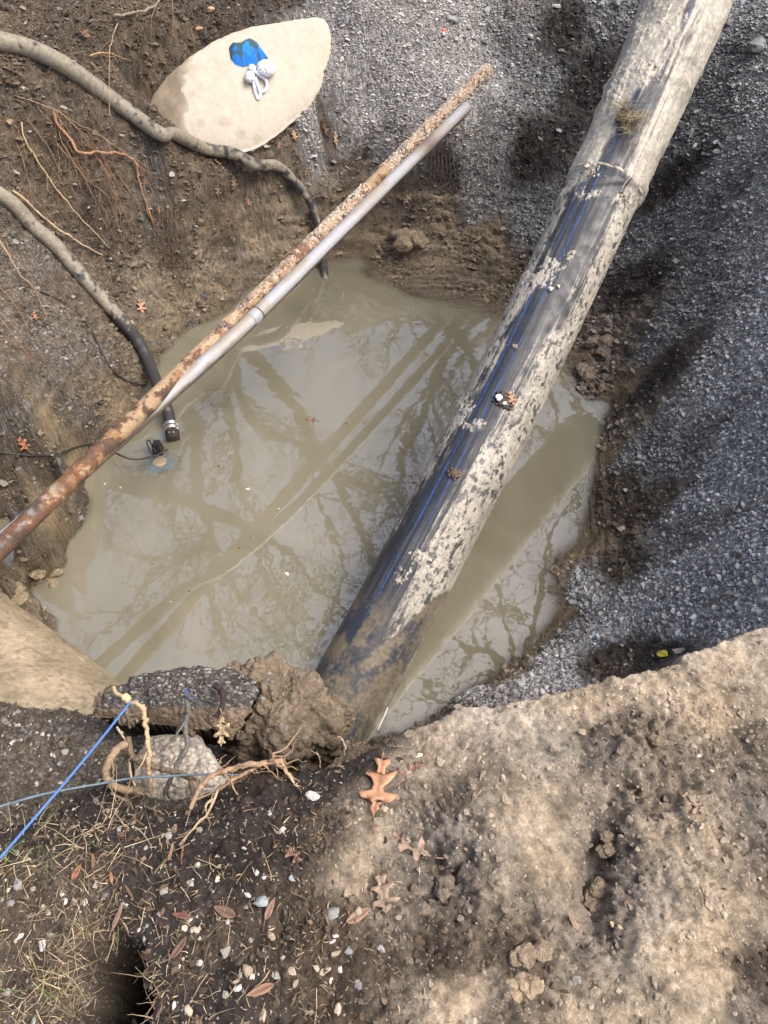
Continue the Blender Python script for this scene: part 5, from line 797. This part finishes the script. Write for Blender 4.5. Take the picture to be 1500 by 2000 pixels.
lump(1220, 385, .030, .020, .011, (.36, .32, .25), 'pale crusty mud on the right end of the weld ring', 6, .1)
lump(1280, 130, .040, .040, .007, (.31, .28, .23), 'pale gritty mud patch on the upper wrapped pipe', 7, .2)
lump(920, 832, .026, .010, .005, (.46, .39, .29), 'cream coloured dried clay smear on the big pipe', 8)

# ================================================================== BAG AND CLOTH
def build_trash():
    M_BAG = mat('white_plastic_bag', rough=.35, color=(.74, .78, .88), var=.06, vs=20, bs=.25, bsc=60, bd=.01); M_CL = mat('blue_cloth', rough=.75, spec=.3, var=.12, vs=80, bs=.4, bsc=260)
    dome = bpy.data.objects['concrete_dome']; me = dome.data; a = np.empty(len(me.vertices)*3, np.float32); me.vertices.foreach_get('co', a); a = a.reshape(-1, 3)+np.array(dome.location); pj = proj(a)
    def D(px, py, up=0.): 
        i = np.argmin(np.hypot(pj[:, 0]-px, pj[:, 1]-py)); q = at_depth(px, py, a[i]); return q+np.array([0, 0, up])
    root_o = [(447,96),(470,94),(490,84),(503,88),(513,103),(524,118),(508,122),(500,128),(482,130),(472,131),(463,128),(452,118)]
    O = np.array([D(x, y, .004) for x, y in root_o]); V, Q, T = blob_arr(O, .040, .02, 60, .014, 11, 31, .6, .03, 160); V[:, 2] = np.maximum(V[:, 2], V[:, 2].min())
    V[:, 2] += .006*fbm(V[:, 0], V[:, 1], None, 30, 3, 8); pv = proj(V); c = np.array([.02, .21, .72])*(1+.25*fbm(V[:, 0], V[:, 1], None, 30., 3, 8))[:, None]
    ed = (smooth(.1, .35, fbm(V[:, 0], V[:, 1], None, 26., 3, 15)+.3*smooth(460, 449, pv[:, 0])+.25*smooth(96, 86, pv[:, 1])+.3*smooth(515, 523, pv[:, 0])))[:, None]; c = c*(1-ed)+np.array([.05, .10, .12])*ed
    o = mesh_obj('blue_cloth', V, [Q, T], M_CL, c); tag(recentre(o), 'crumpled bright blue cloth lying on the pale concrete dome', 'cloth')
    base = D(515, 145, .0); root = empty('plastic_bag', tuple(base)); tag(root, 'knotted white plastic bag beside the blue cloth on the concrete', 'plastic bag')
    V, F = ICO[5]; V = V.copy(); c0 = D(521, 146, .032)-base; fl = 1-np.abs(fbm(V[:, 0], V[:, 1], V[:, 2], 2.2, 4, 5))*2; V = V*(1+.20*fl-.05*fbm(V[:, 0], V[:, 1], V[:, 2], 6., 3, 5))[:, None]*np.array([.045, .049, .034])+c0; mb = MB().add(V, None, F)
    V, F = ICO[4]; V = V.copy(); fl = 1-np.abs(fbm(V[:, 0], V[:, 1], V[:, 2], 2.8, 4, 9))*2; V = V*(1+.2*fl)[:, None]*np.array([.024, .044, .022])+(D(489, 158, .022)-base); mb.add(V, None, F); mb.build('bag_body', M_BAG, root)
    mb = MB(); V, F = ICO[4]; fl = 1-np.abs(fbm(V[:, 0], V[:, 1], V[:, 2], 3.5, 3, 4))*2; V = V*(1+.25*fl)[:, None]*.017+(D(494, 147, .035)-base); mb.add(V, None, F); mb.build('knot', M_BAG, root)
    for pts in (((494,150,.04),(508,160,.035),(520,168,.03),(522,178,.02),(514,185,.015),(505,176,.02),(500,162,.03)), ((492,152,.035),(496,170,.02),(500,188,.01),(505,196,.008),(509,188,.012),(503,172,.02))):
        C = spline([D(*q)-base for q in pts], 60); Vv, Q_, T_ = tube_arr(C, .0085, 12, .35, 4); mb = MB().add(Vv, Q_[0], T_); mb.build('handle', M_BAG, root)
build_trash()

# ------------------------------------------------------------------ chopped straw, twig and leaf crumbs (stuff)
def litter():
    rs = np.random.default_rng(77); M = mat('plant_litter', rough=.8, spec=.2, var=.3, vs=150, bs=.2); Vs = []; Qs = []; Cs = []; n = 0
    for (x0, x1, y0, y1, cnt) in ((-60, 640, 1560, 2060, 1700), (600, 800, 1480, 2060, 330), (0, 460, 1400, 1600, 260), (0, 450, 0, 700, 700), (750, 1500, 1380, 2050, 90), (650, 1050, 230, 480, 160)):
        for _ in range(cnt):
            px, py = rs.uniform(x0, x1), rs.uniform(y0, y1)
            if fbm(np.array([px*.012]), np.array([py*.012]), None, 1., 2, 5)[0] < -.12 and rs.uniform() < .7: continue
            z0 = 0. if py > 1500 else -.4; p = P(px, py, z0) if py > 1600 else G(px, py); p = np.array([p[0], p[1], TZ(p[0], p[1])])
            fl = rs.uniform() < .2; l = rs.uniform(.006, .022)*(1.6 if py < 1300 else 1); w_ = l*rs.uniform(.25, .5)*.6 if fl else rs.uniform(.0005, .0011); a = rs.uniform(0, 6.28); d = np.array([math.cos(a), math.sin(a), rs.uniform(-.25, .25)])*l*.5; s_ = np.array([-math.sin(a), math.cos(a), rs.uniform(-.4, .4)])*w_
            b = rs.normal(size=3)*.12*l; up = np.array([0, 0, .003]); V = np.array([p-d, p-d*.3+s_+b, p+d*.4+s_*.8+b, p+d, p+d*.3-s_+b, p-d*.4-s_+b])+up; V = np.vstack([V, V-[0, 0, .0008]]); Vs.append(V)
            Qs.append(np.array([[0, 1, 4, 5], [1, 2, 3, 4], [6, 11, 10, 7], [7, 10, 9, 8], [0, 6, 7, 1], [1, 7, 8, 2], [2, 8, 9, 3], [3, 9, 10, 4], [4, 10, 11, 5], [5, 11, 6, 0]])+n); n += 12
            c = ((.11, .08, .055), (.075, .053, .04), (.17, .12, .085))[rs.integers(3)] if fl else ((.34, .27, .17), (.22, .17, .11), (.12, .09, .06), (.45, .37, .26))[rs.integers(4)]; Cs.append(np.tile(np.array(c)*rs.uniform(.4, 1.1), (12, 1)))
    o = mesh_obj('plant_litter', np.concatenate(Vs), np.concatenate(Qs), M, np.concatenate(Cs), False); tag(o, 'chopped straw, twigs and leaf crumbs littering the soil', 'litter', kind='stuff')
litter()
# ================================================================== GRASS AND LITTER (stuff)
M_GRASS = mat('dry_grass', rough=.8, spec=.2, var=.2, vs=60, bs=0)
def blades(name, spots, label, cat, seed=0, kind='stuff', cols=((.36,.29,.18),(.26,.20,.13),(.17,.13,.085),(.13,.10,.07),(.46,.38,.26))):
    rs = np.random.default_rng(seed); Vs = []; Qs = []; Cs = []; n = 0
    for (c0, nrm, sp, cnt, l0, l1, up, green) in spots:
        for _ in range(int(cnt*(.6 if nrm is None and name == 'dry_grass' else 1))):
            p = c0+np.r_[rs.normal(0, sp, 2), 0]
            if nrm is None:
                p[2] = TZ(p[0], p[1])
                if name == 'dry_grass' and p[2] < -.06 and p[1] < .3: continue
            a = rs.uniform(0, 6.28); l = rs.uniform(l0, l1); d = np.array([math.cos(a), math.sin(a), 0]); e = rs.uniform(-.05, up); k = 6; t = np.linspace(0, 1, k)[:, None]
            C = p+d*l*t*(1-.2*e)+np.array([0, 0, 1])*(l*e*t-l*.5*e*t*t+.004)+rs.normal(size=(1, 3))*l*.18*t*t*[1, 1, 0]+np.cumsum(rs.normal(size=(k, 3))*.02*l, 0)
            zz_ = TZ(C[:, 0], C[:, 1])+.002
            if nrm is None: C[:, 2] = np.maximum(C[:, 2], zz_)
            w_ = rs.uniform(.0005, .0012)*(1-t*.75); s = np.cross(d, [0, 0, 1.])*w_; V = np.stack([C-s, C+[0, 0, 1]*w_*.8, C+s], 1); Vs.append(V.reshape(-1, 3)); i = np.arange(k-1)[:, None]*3
            Qs.append((np.concatenate([i+[[0, 1, 4, 3]], i+[[1, 2, 5, 4]], i+[[2, 0, 3, 5]]])+n)); n += 3*k; g = rs.uniform() < green
            Cs.append(np.tile(np.array((.13, .20, .06) if g else cols[rs.integers(len(cols))])*rs.uniform(.55, 1.25), (3*k, 1)))
    o = mesh_obj(name, np.concatenate(Vs), np.concatenate(Qs), M_GRASS, np.concatenate(Cs), False); tag(o, label, cat, kind=kind); return o
sp_ = []
for (a, b, sp, cnt, l0, l1, up, g) in ((60,1640,.035,45,.03,.07,.8,.35),(60,1665,.015,16,.02,.04,.8,.8),(200,1620,.03,40,.03,.09,.5,0),(225,1590,.02,22,.04,.09,1.,0),(150,1680,.04,60,.02,.06,.7,.1),(30,1720,.04,60,.02,.05,.6,.1),(250,1640,.03,45,.02,.07,.6,0),(120,1800,.05,110,.015,.05,.5,.05),(240,1800,.04,50,.015,.05,.6,0),
  (60,1900,.05,150,.015,.05,.5,.04),(30,1960,.04,90,.015,.045,.5,.1),(140,1900,.025,110,.02,.06,.5,.03),(190,1830,.02,80,.02,.06,.7,.02),(260,1880,.02,100,.015,.05,.6,0),(300,1930,.03,80,.015,.05,.5,0),(280,1990,.03,90,.015,.05,.5,.02),(160,1985,.03,110,.015,.05,.5,.05),(110,1960,.03,110,.015,.05,.5,.12),(215,1845,.018,50,.015,.04,.8,0),
  (380,1900,.06,50,.015,.06,.35,0),(330,1770,.06,40,.015,.05,.35,0),(450,1860,.06,36,.015,.06,.3,0),(350,1650,.06,22,.015,.06,.4,0),(550,1830,.06,20,.015,.07,.3,0),(10,1600,.02,16,.03,.08,.2,0),(1450,230+1280,.1,8,.01,.03,.2,0),(1000,1500,.15,14,.01,.03,.3,0),(820,1440,.03,10,.015,.03,.8,0),(1250,1700,.2,16,.01,.03,.3,0),(500,1650,.06,14,.015,.05,.4,0)):
    sp_.append((G(a, b), None, sp, cnt, l0, l1, up, g))
blades('dry_grass', sp_, 'dry straw grass with a few green blades growing over the near left soil', 'grass', 1)
sp_ = [(G(a, b), None, .04, n, .02, .05, .4, .0) for a, b, n in ((1300,480,10),(1290,520,14),(1200,720,6),(1230,990,4),(640,330,6),(1180,200,5),(1400,470,6),(760,210,5),(540,330,5),(900,340,6),(1100,230,4))]
sp_ += [(G(a, b), None, .16, n, .03, .10, .5, 0) for a, b, n in ((90,260,40),(200,380,45),(60,420,30),(120,560,30),(60,680,30),(250,90,30),(90,40,20))]
blades('root_hairs', sp_, 'fine root hairs and straw bits sticking out of the pit banks', 'root hairs', 2, cols=((.33,.20,.12),(.25,.15,.09),(.4,.29,.18)))
p, nr = on_pipe(1228, 228, .0); lst = []
for (a, b, s, n, l0, l1) in ((1213,212,.020,90,.02,.07),(1230,238,.026,150,.025,.075),(1248,235,.018,70,.02,.06),(1225,262,.016,60,.02,.06),(1235,285,.008,20,.02,.04)):
    q, nq = on_pipe(a, b, .018); lst.append((q, 1, s, n, l0, l1, .6, .12))
g_ = blades('grass_clump', lst, 'tuft of dry straw grass with soil caught on top of the big pipe', 'grass clump', 3, kind=None)
bpy.context.view_layer.update()
mbx = MB(); rs_ = np.random.default_rng(5)
for i in range(18):
    q, nq = on_pipe(1228+rs_.normal()*10, 232+rs_.normal()*12, .004); V, F = rock_arr(q, (.013, .013, .010), 2, i, .4); mbx.add(V, None, F, np.array([.13, .095, .06])*rs_.uniform(.6, 1.3))
soil_o = mbx.build('soil', M_CLOD, g_)
# straw and flecks floating on the water
def flecks():
    rs = np.random.default_rng(8); mb = MB()
    for (a, b, r, c) in ((483,955,.012,(.62,.58,.5)),(205,945,.006,(.6,.56,.48)),(235,952,.007,(.55,.5,.4)),(122,1032,.005,(.6,.56,.5)),(560,640,.004,(.6,.6,.55)),(676,827,.008,(.05,.06,.05)),(467,1070,.009,(.12,.09,.05)),(370,1155,.006,(.04,.04,.03)),(427,910,.009,(.09,.08,.06)),(418,913,.006,(.09,.08,.06)),(560,1120,.014,(.60,.56,.48)),(590,1050,.004,(.5,.45,.4)),(545,993,.005,(.6,.58,.5)),(610,1210,.005,(.08,.08,.05)),(655,1100,.003,(.3,.3,.2)),(495,1050,.003,(.5,.5,.4)),(333,1175,.004,(.6,.56,.48)),(380,1042,.002,(.2,.15,.1))):
        V, F = rock_arr((0, 0, 0), (r, r*.6, .0015), 2, int(a), .3); mb.add(V+P(a, b, WZ+.001), None, F, c)
    for i in range(140):
        a, b = rs.uniform(100, 1100), rs.uniform(560, 1330); p = P(a, b, WZ+.001)
        if TZ(p[0], p[1]) < WZ-.03: V, F = rock_arr((0, 0, 0), np.array([1, .7, .4])*rs.uniform(.001, .0022), 1, i, .3); mb.add(V+p, None, F, np.array([.5, .46, .38])*rs.uniform(.3, 1.2))
    o = mb.build('floating_flecks', M_STONE); tag(o, 'pale specks and bits of debris floating on the muddy water', 'debris', kind='stuff')
flecks()
# ================================================================== a few big mud clods in the foreground
def clod(px, py, r, c, label, seed, flat=.6):
    p = G(px, py); mb = MB()
    for i in range(5):
        rs = np.random.default_rng(seed*9+i); q = rs.normal(size=3)*[.55, .45, .15]*r; V, F = rock_arr(q+[0, 0, r*flat*.3], (r*.62, r*.55, r*flat*.6), 4, seed+i, .45, i % 2 == 1); V += (.22*r*fbm(V[:, 0]/r, V[:, 1]/r, V[:, 2]/r, 3.0, 5, i, .65))[:, None]*np.array([1, .7, 1]); mb.add(V, None, F, np.array(c)*(1+.4*fbm(V[:, 0]/r, V[:, 1]/r, V[:, 2]/r, 2, 3, i))[:, None])
    o = mb.build('mud_clod', M_CLOD); o.location = p; tag(o, label, 'mud clod', 'clods of mud by the pit'); return o
clod(1170, 1755, .030, (.20,.16,.115), 'knobbly mud clod in the deep rut, right foreground', 1)
clod(1190, 1650, .022, (.17,.14,.10), 'dark mud clod at the head of the deep rut', 2)
clod(1035, 1870, .030, (.23,.185,.13), 'mud clod with a dark curled leaf against it near the bottom', 3)
clod(1020, 1925, .026, (.30,.24,.165), 'paler mud clod at the bottom below the leaf', 4)
clod(870, 1740, .022, (.15,.125,.095), 'dark mud clod at the toe of the footprint', 5)
clod(820, 1745, .020, (.16,.13,.10), 'small brown mud clod left of the footprint toe', 6)
clod(1290, 1450, .022, (.17,.14,.10), 'dark mud clod in the right lumpy patch', 7)
clod(35, 1175, .055, (.27,.215,.145), 'tan mud clod with a dark gap at the left shore of the water', 8, .35)
clod(90, 1130, .045, (.25,.20,.135), 'flat wet mud lump half sunk at the left shore', 9, .3)
clod(60, 1180-60, .04, (.25,.20,.135), 'round wet mud lump above the flat one at the left shore', 10, .3)
clod(800, 470, .09, (.22,.175,.12), 'bulging clay block on the far bank above the waterline', 11, .7)
clod(1180, 680, .075, (.17,.14,.11), 'dark clay lump behind the big pipe at the right shore', 12, .7)
clod(1150, 735, .06, (.19,.155,.12), 'wet clay lump beneath the dark one at the right shore', 13, .6)
clod(590, 500, .06, (.22,.175,.12), 'clay lump beside the dipping hose', 14, .4)
